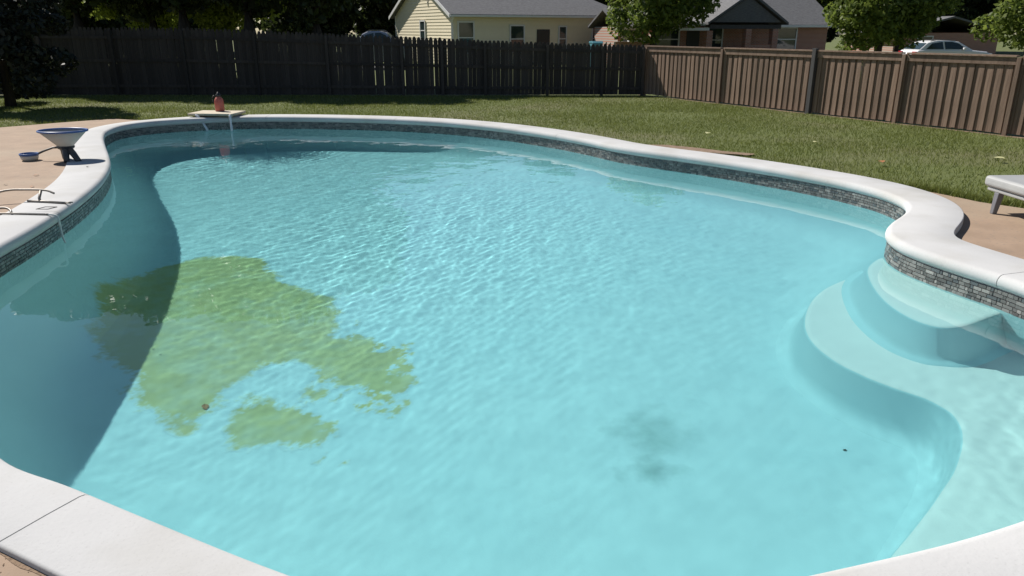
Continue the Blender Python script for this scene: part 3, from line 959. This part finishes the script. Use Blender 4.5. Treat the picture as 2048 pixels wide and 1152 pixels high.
tree(T_full, (17.9, 38.5, ZL), 2.0, 'bushy green tree before the right end of the brick house', G2, .95)
tree(T_full, (25.4, 38.5, ZL), 3.6, 'bushy green tree hiding the front of the white car', G2, 1.05)
tree(T_mid, (27.5, 56.0, ZL), 4.4, 'tree behind the white car', G2, 1.2)
tree(T_mid, (21.5, 62.0, ZL), 1.4, 'tree beyond the right end of the brick house roof', G2, 1.3)
G3 = 'far row of dark trees behind the houses'
for i, (tx, ty) in enumerate([(-46, 74), (-37, 80), (-29, 72), (-21, 78), (-12.5, 76), (-4, 80), (4, 84), (11, 79), (19, 83), (28, 78), (37, 76), (46, 80), (56, 76)]):
    nm = ['first', 'second', 'third', 'fourth', 'fifth', 'sixth', 'seventh', 'eighth', 'ninth', 'tenth', 'eleventh', 'twelfth', 'thirteenth'][i]
    tree(T_big, (tx, ty, ZL), i * 1.3, 'tall dark tree in the far row behind the houses, %s from the left' % nm, G3, 1.0 + .08 * math.sin(i * 2.2))

G4 = 'second row of trees behind the left trees'
for i, (tx, ty) in enumerate([(-33, 62), (-25, 60), (-16.5, 64), (-9.5, 68)]):
    tree(T_big, (tx, ty, ZL), 2 + i * 1.9, 'dark tree between left trees and far row, %s from the left' % ('first', 'second', 'third', 'fourth')[i], G4, .85 + .1 * math.sin(i * 3.1))

# ------------------------------------------------------------------ houses
def window(parent, axis, at_, c, w, h, z, out, name='window', muntin=True, frame='trim'):
    """window on a wall; axis 'x': wall runs along x at y=at_, out = -1/+1 outward sign; axis 'y': wall runs along y at x=at_"""
    def bx(mb, u0, u1, z0, z1, d0, d1):
        d0, d1 = at_ + out * d0, at_ + out * d1
        if axis == 'x': mb.box((u0, min(d0, d1), z0), (u1, max(d0, d1), z1))
        else: mb.box((min(d0, d1), u0, z0), (max(d0, d1), u1, z1))
    f_ = MB(); t = .09
    bx(f_, c - w / 2 - t, c - w / 2, z - t, z + h + t, 0.01, .07); bx(f_, c + w / 2, c + w / 2 + t, z - t, z + h + t, 0.01, .07)
    bx(f_, c - w / 2, c + w / 2, z + h, z + h + t, 0.01, .072); bx(f_, c - w / 2, c + w / 2, z - t, z, 0.01, .08)
    o = f_.build(name, frame, parent)
    g_ = MB(); bx(g_, c - w / 2, c + w / 2, z, z + h, .012, .03); g_.build('pane', 'window_glass', o)
    if muntin:
        m_ = MB(); bx(m_, c - w / 2, c + w / 2, z + h * .5 - .03, z + h * .5 + .03, .032, .06); m_.build('muntin', frame, o)
    return o

# cream clapboard house
h1 = empty('cream_house', (-3.75, 50.0, ZL), math.radians(28))
tag(h1, 'cream clapboard house with grey shingle roof behind the back fence', 'house')
L1, W1, E1, R1 = 13.0, 10.4, 3.1, 2.4
wl = MB().prism([(0, 0), (W1, 0), (W1, E1), (W1 / 2, E1 + R1), (0, E1)], 'x', .02, L1 - 4.5).build('wall', 'siding', h1)
MB().box((L1 - 4.498, .001, 0), (L1, W1 - .001, E1 - .02)).build('end_wall', 'siding', h1)
bh = .2
nb_ = int((E1 + R1) / bh)
for k in range(nb_):
    z0, z1 = k * bh, (k + 1) * bh
    def span(z):
        if z <= E1: return 0, W1
        q = (z - E1) / R1 * W1 / 2
        return min(q, W1 / 2 - .02), max(W1 - q, W1 / 2 + .02)
    a0, a1 = span(z0); c0, c1 = span(z1 - .002)
    mb = MB()
    mb.add([(-.035, a0, z0), (-.035, a1, z0), (-.008, c1, z1 - .002), (-.008, c0, z1 - .002), (.03, a0, z0), (.03, a1, z0), (.03, c1, z1 - .002), (.03, c0, z1 - .002)],
           [(0, 1, 2, 3), (4, 7, 6, 5), (0, 4, 5, 1), (3, 2, 6, 7), (0, 3, 7, 4), (1, 5, 6, 2)])
    mb.build('siding_board', 'siding', h1)
    if z1 <= E1:
        mb = MB()
        mb.add([(0.03, -.035, z0), (L1, -.035, z0), (L1, -.008, z1 - .002), (0.03, -.008, z1 - .002), (0.03, .03, z0), (L1, .03, z0), (L1, .03, z1 - .002), (0.03, .03, z1 - .002)],
               [(0, 1, 2, 3), (4, 7, 6, 5), (0, 4, 5, 1), (3, 2, 6, 7), (0, 3, 7, 4), (1, 5, 6, 2)])
        mb.build('siding_board', 'siding', h1)
ov = .45; sl_ = R1 / (W1 / 2)
rfm = MB()
V = []
for dz in (.02, .16):
    ze = E1 - ov * sl_ + dz; zr = E1 + R1 + dz
    V += [(-.35, -ov, ze), (-.35, W1 / 2, zr), (-.35, W1 + ov, ze), (L1 + .5, -ov, ze), (L1 - 3.6, W1 / 2, zr), (L1 + .5, W1 + ov, ze)]
rfm.add(V, [(6, 9, 10, 7), (7, 10, 11, 8), (9, 11, 10), (0, 1, 4, 3), (1, 2, 5, 4), (3, 4, 5), (0, 3, 9, 6), (2, 8, 11, 5), (3, 5, 11, 9), (0, 6, 7, 1), (1, 7, 8, 2)])
roof = rfm.build('roof', 'shingle', h1)
for s in (0, 1):
    y0, y1 = (-ov, W1 / 2) if s == 0 else (W1 + ov, W1 / 2)
    za, zb = E1 - ov * sl_ - .06, E1 + R1 - .06
    MB().prism([(y0, za), (y1, zb), (y1, zb + .21), (y0, za + .21)], 'x', -.40, -.352).build('rake_board', 'trim', roof)
MB().box((-.35, -ov - .10, E1 - ov * sl_ + .0), (L1 + .5, -ov - .005, E1 - ov * sl_ + .12)).build('gutter', 'trim', roof)
MB().tube([(-.12, -ov - .05, E1 - ov * sl_), (-.10, -.12, E1 - .55), (-.10, -.10, 0)], .05, 8).build('downspout', 'trim', h1)
MB().box((-.05, -.055, 0), (.04, .02, E1)).build('corner_board', 'trim', h1)
MB().box((-.05, W1 - .02, 0), (.04, W1 + .05, E1)).build('corner_board', 'trim', h1)
window(h1, 'y', -.035, 4.9, .8, 1.15, 1.5, -1)
window(h1, 'x', -.035, .9, 1.0, 1.8, .75, -1)
window(h1, 'x', -.035, 4.6, .95, 1.6, .75, -1)
MB().box((6.1, -.06, 0), (7.1, -.036, 2.15)).build('door', 'door_dark', h1)
window(h1, 'x', -.035, 8.1, .5, 1.5, .8, -1)
window(h1, 'x', -.035, 11.0, .9, 1.6, .75, -1)
MB().tube([(-.06, 3.9, E1 + R1 - .25), (-.06, 3.9, E1 + .55)], .03, 6).build('vent_pipe', 'trim', h1)

# brick house with gabled porch
h2 = empty('brick_house', (9.5, 50.0, ZL), math.radians(16))
tag(h2, 'red brick house with grey hipped roof and gabled porch behind the right fence', 'house')
MB().box((-1.1, .0, 0), (12.2, 8, 2.45)).build('wall', 'brick', h2)
MB().box((-3.0, .1, 0), (-1.102, 4, 2.3)).build('wing_wall', 'brick', h2)
MB().prism([(-.5, 2.32), (4.0, 4.9), (8.5, 2.32), (8.5, 2.44), (4.0, 5.06), (-.5, 2.44)], 'x', -1.2, 12.7).build('roof', 'shingle', h2)
MB().prism([(-.5, 2.22), (2.0, 3.3), (4.5, 2.22), (4.5, 2.34), (2.0, 3.44), (-.5, 2.34)], 'x', -3.3, -1.22).build('wing_roof', 'shingle', h2)
MB().box((-1.2, -.58, 2.28), (2.2, -.505, 2.46)).build('fascia', 'trim', h2)
MB().box((6.95, -.58, 2.28), (12.7, -.505, 2.42)).build('fascia', 'trim', h2)
MB().box((-3.3, -.58, 2.18), (-1.25, -.505, 2.32)).build('fascia', 'trim', h2)
pr = MB()
pr.prism([(1.7, 2.42), (4.5, 4.15), (7.3, 2.42), (7.3, 2.56), (4.5, 4.32), (1.7, 2.56)], 'y', -2.6, 2.6)
porch = pr.build('porch_roof', 'shingle', h2)
MB().prism([(2.1, 2.56), (4.5, 4.05), (6.9, 2.56)], 'y', -2.4, -2.3).build('gable_board', 'shingle', porch)
MB().box((-.6, -2.3, 2.38), (1.68, .0, 2.48)).build('porch_flat_roof', 'trim', h2)
MB().box((-.4, -2.28, 2.08), (1.98, -2.1, 2.24)).build('porch_beam', 'trim', h2)
MB().box((2.0, -2.28, 2.18), (7.0, -2.1, 2.41)).build('porch_beam', 'post_grey', h2)
for cx in (2.0, 4.7, 6.6):
    MB().box((cx - .2, -2.35, 0), (cx + .2, -1.95, 2.17 if cx > 2.05 else 2.07)).build('porch_column', 'brick', h2)
MB().box((4.92, -2.3, 0), (6.38, -2.1, 1.25)).build('porch_wall', 'brick', h2)
MB().box((-1.6, -1.7, 0), (-1.25, -1.35, 1.95)).build('garden_pier', 'brick', h2)
MB().box((-3.9, -1.65, 0), (-1.62, -1.4, 1.45)).build('garden_wall', 'brick', h2)
MB().box((-3.0, -1.7, 1.452), (-1.64, -1.35, 1.52)).build('wall_cap', 'trim', h2)
window(h2, 'x', .1, -2.1, 1.2, 1.0, 1.1, -1)
window(h2, 'x', 0, .3, 1.6, 1.2, .95, -1)
window(h2, 'x', 0, 3.6, 1.2, 1.4, .8, -1)
window(h2, 'x', 0, 9.0, 1.5, 1.35, .85, -1)
MB().box((1.7, -.05, 0), (2.6, -.004, 2.05)).build('door', 'door_dark', h2)

# pale roofed house beyond the car
h3 = empty('grey_roof_house', (30.0, 62.0, ZL), math.radians(8))
tag(h3, 'low house with grey roof beyond the white car at far right', 'house')
MB().box((0, 0, 0), (9, 7, 1.9)).build('wall', 'brick', h3)
MB().prism([(-.6, 1.8), (4.5, 3.0), (9.6, 1.8), (9.6, 1.92), (4.5, 3.14), (-.6, 1.92)], 'y', -.5, 7.5).build('roof', 'shingle', h3)
window(h3, 'x', 0, 2.6, 1.2, 1.0, .6, -1)

# street the cars stand on
o = link('street', npmesh('street', [(16, 43, ZL + .004), (70, 43, ZL + .004), (70, 48.6, ZL + .004), (16, 48.6, ZL + .004)], [(0, 1, 2, 3)], 'asphalt')); o['kind'] = 'structure'
o = link('driveway', npmesh('driveway', [(-14, 43, ZL + .004), (-6, 43, ZL + .004), (-6, 48.6, ZL + .004), (-14, 48.6, ZL + .004)], [(0, 1, 2, 3)], 'asphalt')); o['kind'] = 'structure'

# ------------------------------------------------------------------ cars
def car(name, loc, rz, paint, label, cat, s=(1, 1, 1)):
    c = empty(name, loc, rz); c.scale = s
    tag(c, label, cat)
    low = [(0, .35), (0.02, .72), (.12, .98), (.55, 1.02), (1.2, 1.03), (3.2, 1.0), (4.25, .90), (4.55, .75), (4.6, .42), (4.45, .28), (.15, .28)]
    n = len(low)
    mb = MB()
    for y, sc in ((-.90, .0), (-.84, .06)): pass
    mb.prism(low, 'y', -.9, .9).build('body', paint, c, bevel=.09, seg=3)
    # greenhouse: narrower at the roof
    prof = [(.22, 1.0), (.75, 1.38), (1.15, 1.475), (2.05, 1.49), (2.6, 1.42), (3.42, .99)]
    V = []
    for sgn in (-1, 1):
        for (x_, z_) in prof:
            V.append((x_, sgn * (.84 - .26 * max(0, (z_ - 1.0)) / .5 * .8), z_))
    k = len(prof)
    F = [tuple(range(k)), tuple(range(k, 2 * k))[::-1]] + [(i, i + 1, k + i + 1, k + i) for i in range(k - 1)]
    mb = MB(); mb.add(V, F); mb.build('roof', paint, c, bevel=.05, seg=3)
    for sgn in (-1, 1):
        for wn_, pts_ in (('side_window', [(.62, 1.04), (1.0, 1.34), (1.62, 1.42), (1.66, 1.04)]), ('side_window', [(1.76, 1.04), (1.73, 1.42), (2.15, 1.42), (2.55, 1.34), (3.02, 1.04)])):
            V = [(x_, sgn * (.848 - .26 * (z_ - 1.0) / .5 * .8 + d), z_) for d in (0, .012) for x_, z_ in pts_]
            q = len(pts_)
            MB().add(V, [tuple(range(q)), tuple(range(q, 2 * q))[::-1]] + [(i, (i + 1) % q, q + (i + 1) % q, q + i) for i in range(q)]).build(wn_, 'window_glass', c)
        MB().box((2.75, sgn * .93 - .08, 1.0), (2.9, sgn * .93 + .08, 1.12)).build('mirror', paint, c, bevel=.03)
        MB().box((-.015, sgn * .7 - .17, .72), (.16, sgn * .7 + .17, .92)).build('tail_lamp', 'red_lamp', c, bevel=.02)
        MB().box((4.36, sgn * .68 - .18, .66), (4.585, sgn * .68 + .18, .82)).build('headlight', 'clear_lamp', c, bevel=.02)
        MB().box((1.66, sgn * .9 - .012, .86), (1.9, sgn * .9 + .022, .89)).build('door_handle', paint, c)
        MB().tube([(.95, sgn * .58, 1.45), (1.3, sgn * .58, 1.52), (2.2, sgn * .58, 1.52), (2.5, sgn * .58, 1.46)], .018, 6).build('roof_rail', 'steel', c)
        for wx_ in (.95, 3.65):
            w = MB().tube([(wx_, sgn * .72, .33), (wx_, sgn * .93, .33)], .33, 20).build('wheel', 'rubber', c)
            MB().tube([(wx_, sgn * .90, .33), (wx_, sgn * .945, .33)], .21, 16).build('rim', 'steel', w)
    for nm_, a_, b_ in (('windscreen', prof[4], prof[5]), ('rear_window', prof[1], prof[0])):
        def pt(f_, sg):
            x_ = a_[0] * (1 - f_) + b_[0] * f_; z_ = a_[1] * (1 - f_) + b_[1] * f_
            return (x_ + (.012 if nm_ == 'windscreen' else -.012), sg * (.80 - .26 * max(0, z_ - 1) / .5 * .8), z_ + .012)
        V = [pt(.08, -1), pt(.08, 1), pt(.94, 1), pt(.94, -1)]
        MB().add(V, [(0, 1, 2, 3)]).build(nm_, 'window_glass', c)
    return c
car('parked_car', (22.75, 45.3, ZL), math.radians(4), 'car_paint', 'white parked car with dark windows showing above the right fence', 'car', (1, 1, 1.04))
car('parked_van', (-8.95, 45.0, ZL), math.radians(2), 'car_silver', 'pale vehicle roof just above the back fence, left of the cream house', 'van', (.72, 1, 1.38))

# bin and stakes between the houses
b = empty('wheelie_bin', (4.75, 44.5, ZL), .2)
tag(b, 'teal blue bin beside the right end of the cream house', 'bin')
MB().add([(-.24, -.26, .05), (.24, -.26, .05), (.24, .26, .05), (-.24, .26, .05), (-.3, -.34, 1.4), (.3, -.34, 1.4), (.3, .34, 1.4), (-.3, .34, 1.4)],
         [(0, 3, 2, 1), (4, 5, 6, 7), (0, 1, 5, 4), (1, 2, 6, 5), (2, 3, 7, 6), (3, 0, 4, 7)]).build('body', 'blue_bin', b, bevel=.03)
MB().prism([(-.36, 1.403), (.40, 1.403), (.36, 1.5), (-.2, 1.52)], 'x', -.32, .32).build('lid', 'blue_bin', b, bevel=.02)
for s in (-1, 1):
    MB().tube([(s * .24, .3, .1), (s * .32, .3, .1)], .1, 14).build('wheel', 'rubber', b)
for k, (sx_, ht) in enumerate(((5.32, 1.5), (5.55, 1.46), (5.8, 1.52))):
    st_ = MB().prism([(-.05, 0), (.05, 0), (.05, ht - .08), (0, ht), (-.05, ht - .08)], 'y', -.04, .04).build('stake', 'pale_wood', None, loc=(sx_, 44.6, ZL))
    tag(st_, 'pale wooden stake right of the teal bin, %s' % ('nearest the bin', 'middle of three', 'farthest from the bin')[k], 'stake', 'pale stakes beside the bin')

# ------------------------------------------------------------------ slab, jets, jug
s = empty('spillway_slab', (-7.25, 18.85, 0), math.radians(-6))
tag(s, 'pale stone spillway slab on the far coping under the red jug', 'slab')
MB().box((-.56, -.40, .045), (.56, .38, .095)).build('top_stone', 'slab_stone', s, bevel=.012)
MB().box((-.48, -.2, .004), (.48, .34, .045)).build('base_stone', 'slab_stone', s, bevel=.008)
for nm_, x0, y0, dx, dy, lab in (('a', -7.66, 18.52, .34, -.22, 'slanting water jet from the left end of the slab'), ('b', -6.78, 18.40, .06, -.16, 'near vertical water jet from the right end of the slab')):
    pts_ = []; rs = []
    for t in np.linspace(0, 1, 12):
        pts_.append((x0 + dx * t, y0 + dy * t, .05 - .36 * t ** 1.6 + .01)); rs.append(.029 + .006 * math.sin(t * 9) - .004 * t)
    tag(MB().tube(pts_, rs, 8).build('water_jet', 'jet', None, smooth=True), lab, 'water jet', 'water jets from the slab')
j = empty('jug', (-7.24, 19.02, .096))
tag(j, 'small red clay jug with dark cap standing on the slab', 'jug')
MB().lathe([(0, 0), (.10, 0), (.112, .02), (.112, .22), (.10, .29), (.065, .335), (.05, .35), (.05, .375), (0, .375)], n=24).build('body', 'red_clay', j, smooth=True)
MB().lathe([(.052, .352), (.064, .356), (.064, .40), (.03, .425), (.022, .46), (0, .465)], n=20).build('cap', 'dark_cap', j, smooth=True)
MB().tube([(-.06, 0, .34), (-.12, 0, .37), (-.155, 0, .32), (-.15, 0, .24), (-.105, 0, .2)], .014, 8).build('handle', 'dark_cap', j, smooth=True)

# ------------------------------------------------------------------ funnel net on legs, bowl
fn = empty('funnel_net', (-7.27, 12.30, 0))
tag(fn, 'funnel shaped mesh net with blue rim on dark legs beside the left coping', 'net')
MB().lathe([(.09, .19), (.12, .215), (.365, .455), (.36, .455), (.115, .22), (.085, .195)], n=40, sy=.8).build('mesh_bag', 'net_mesh', fn, smooth=True)
rim = MB(); n = 40
rim.tube([(.37 * math.cos(2 * math.pi * k / n), .8 * .37 * math.sin(2 * math.pi * k / n), .46) for k in range(n + 1)], .017, 8, False)
rim.build('rim', 'blue_plastic', fn, smooth=True)
MB().lathe([(0, .15), (.08, .15), (.13, .18), (.145, .212), (.115, .222), (.06, .20), (0, .20)], n=24, sy=.8).build('collar', 'grey_plastic', fn, smooth=True)
for lx, ly, ex, ey in ((.05, -.03, .30, -.22), (-.06, .04, -.10, .10), (.02, -.05, .12, -.25)):
    MB().tube([(lx, ly, .18), ((lx + ex) / 2, (ly + ey) / 2, .11), (ex, ey, .0)], [.06, .05, .042], 10).build('leg', 'grey_plastic', fn, smooth=True)
MB().tube([(-.08, 0, .19), (-.2, -.02, .19), (-.34, -.05, .14), (-.42, -.06, .105)], .016, 8).build('hose', 'grey_plastic', fn, smooth=True)
bw = empty('bowl', (-7.88, 12.28, -.015))
tag(bw, 'small round pale bowl with blue rim on the patio beside the funnel net', 'bowl')
MB().lathe([(0, 0), (.105, 0), (.125, .03), (.135, .085), (.127, .085), (.118, .03), (0, .012)], n=28).build('body', 'pale_plastic', bw, smooth=True)
MB().lathe([(.136, .08), (.143, .085), (.143, .115), (.122, .115), (.120, .08)], n=28).build('rim', 'blue_plastic', bw, smooth=True)

# ------------------------------------------------------------------ metal rail, rod and cord on the left coping
r1 = empty('metal_rail', (-5.9, 9.05, 0))
tag(r1, 'bent metal rail with forked bar lying on the left coping', 'metal rail')
def loc(p): return (p[0] + 5.9, p[1] - 9.05, p[2])
rail = catmull([(-6.45, 8.75, .02), (-6.38, 8.95, .09), (-6.22, 9.10, .135), (-6.0, 9.13, .14), (-5.75, 9.12, .135), (-5.63, 9.10, .10)], 8, closed=False)
MB().tube([loc(p) for p in rail], .013, 8).build('rail', 'steel', r1, smooth=True)
MB().tube([loc((-5.80, 9.12, .13)), loc((-5.80, 9.06, .05)), loc((-5.78, 9.03, .016))], .017, 8).build('clamp', 'steel', r1, smooth=True)
MB().tube([loc((-5.95, 9.06, .014)), loc((-5.78, 9.03, .016)), loc((-5.42, 8.95, .014))], .014, 8).build('bar', 'steel', r1, smooth=True)
for s in (-1, 1):
    MB().tube([loc((-5.43, 8.95, .014)), loc((-5.39, 8.945 + s * .022, .02)), loc((-5.34, 8.935 + s * .024, .02))], .008, 6).build('prong', 'steel', r1, smooth=True)
r2 = empty('metal_rod', (-5.6, 8.42, 0))
tag(r2, 'thin metal rod with hooked end across the left coping, nearer than the rail', 'metal rod')
def loc(p): return (p[0] + 5.6, p[1] - 8.42, p[2])
MB().tube([loc((-6.3, 8.36, .014)), loc((-5.8, 8.40, .014)), loc((-5.28, 8.36, .012))], .010, 8).build('rod', 'steel', r2, smooth=True)
MB().tube([loc(p) for p in catmull([(-5.98, 8.5, .05), (-5.86, 8.5, .055), (-5.78, 8.46, .04), (-5.74, 8.41, .02)], 6, closed=False)], .014, 8).build('hook', 'steel', r2, smooth=True)
cp = catmull([(-5.32, 8.365, .012), (-5.22, 8.355, .006), (-5.175, 8.35, -.03), (-5.165, 8.34, -.14), (-5.14, 8.31, -.25), (-5.10, 8.28, -.33)], 8, closed=False)
tag(MB().tube([tuple(p) for p in cp], .011, 8).build('cord', 'cord', None, smooth=True), 'pale cord hanging over the left coping into the water', 'cord')
lm = MB()
for a, b_ in (((-.07, -.06), (.07, -.06)), ((.07, -.06), (.07, .06)), ((.07, .06), (-.07, .06)), ((-.07, .06), (-.07, -.06))):
    lm.tube([(a[0] + .02 * a[1] / .06, a[1], 0), (b_[0] + .02 * b_[1] / .06, b_[1], 0)], .005, 6)
tag(lm.build('lid_outline', 'steel', None, loc=(-5.52, 8.72, .004)), 'small square metal outline set in the left coping', 'lid')

# ------------------------------------------------------------------ lounger
lg = empty('sun_lounger', (6.13, 8.1, -.085), math.radians(3))
tag(lg, 'white plastic sun lounger on the patio cut by the right frame edge', 'sun lounger')
MB().box((-.36, -1.0, .30), (.36, .95, .43)).build('seat', 'lounger_white', lg, bevel=.045, seg=4)
MB().add([(-.36, -1.01, .31), (.36, -1.01, .31), (.36, -1.62, .72), (-.36, -1.62, .72), (-.36, -1.01, .43), (.36, -1.01, .43), (.36, -1.68, .83), (-.36, -1.68, .83)],
         [(0, 3, 2, 1), (4, 5, 6, 7), (0, 1, 5, 4), (1, 2, 6, 5), (2, 3, 7, 6), (3, 0, 4, 7)]).build('backrest', 'lounger_white', lg, bevel=.02, seg=3)
MB().box((-.33, -.97, .255), (.33, .90, .298)).build('frame', 'lounger_white', lg, bevel=.012)
for sx_ in (-1, 1):
    for sy_ in (-.85, .72):
        MB().add([(sx_ * .29 - .04, sy_ - .04, .255), (sx_ * .29 + .04, sy_ - .04, .255), (sx_ * .29 + .04, sy_ + .04, .255), (sx_ * .29 - .04, sy_ + .04, .255),
                  (sx_ * .32 - .028, sy_ - .028, 0), (sx_ * .32 + .028, sy_ - .028, 0), (sx_ * .32 + .028, sy_ + .028, 0), (sx_ * .32 - .028, sy_ + .028, 0)],
                 [(0, 1, 2, 3), (4, 7, 6, 5), (0, 4, 5, 1), (1, 5, 6, 2), (2, 6, 7, 3), (3, 7, 4, 0)]).build('leg', 'lounger_grey', lg, bevel=.008)

# ------------------------------------------------------------------ fallen leaves and debris
def leaf(locn, s, m, label, under=False, group=None):
    mb = MB(); P = []
    k = 9
    for i in range(k):
        t = i / (k - 1); w = math.sin(math.pi * t ** .8) * .32
        P.append((t - .5, w, t))
    V = []
    for (x_, w, t) in P:
        V += [(x_ * s, w * s, s * (.10 + .25 * w)), (x_ * s, 0, s * (.06 + .10 * math.sin(t * 3))), (x_ * s, -w * s, s * (.12 + .3 * w))]
    F = []
    for i in range(k - 1):
        F += [(3 * i, 3 * i + 1, 3 * i + 4, 3 * i + 3), (3 * i + 1, 3 * i + 2, 3 * i + 5, 3 * i + 4)]
    mb.add(V, F); mb.tube([(-.5 * s, 0, .05 * s), (-.72 * s, .04 * s, .10 * s)], .012 * s, 5)
    o = mb.build('fallen_leaf', m, None, loc=locn, rot=(0, 0, random.uniform(0, 6)))
    tag(o, label, 'leaf', 'fallen leaves')
    if under: caustic_recv(o)
leaf((6.04, 12.27, ZL + .06), .16, 'brown_leaf', 'orange brown leaf on the lawn behind the right coping')
leaf((8.18, 12.62, ZL + .06), .17, 'yellow_leaf', 'pale yellow leaf on the lawn far right above the lounger')
leaf((4.08, 15.83, ZL + .06), .18, 'yellow_leaf', 'pale leaf on the lawn right of the pool, behind the bare soil')
leaf((5.84, 14.58, ZL + .06), .12, 'yellow_leaf', 'small pale leaf on the lawn between coping and right fence')
leaf((-2.79, 6.1, float(floor_z(np.array(-2.79), np.array(6.1))) + .004), .10, 'brown_leaf', 'small brown leaf sunk on the green algae', True)
leaf((2.5, 4.93, float(floor_z(np.array(2.5), np.array(4.93))) + .002), .032, 'dark_leaf', 'tiny dark leaf on the pool floor below the entry shelf', True)
leaf((5.87, 24.4, ZL + .03), .34, 'dark_leaf', 'dark leaf clump at the foot of the brown fence near the corner')
leaf((-6.95, 10.9, -.01), .07, 'brown_leaf', 'small brown leaf on the left patio below the funnel net')
leaf((-6.5, 10.05, -.01), .06, 'brown_leaf', 'small brown leaf on the left patio just above the metal rail')
leaf((-6.95, 10.2, -.01), .05, 'dark_leaf', 'tiny dark leaf on the left patio, left of the small brown leaf')
leaf((-6.55, 11.55, .004), .06, 'dark_leaf', 'tiny dark leaf on the left coping near the funnel net')
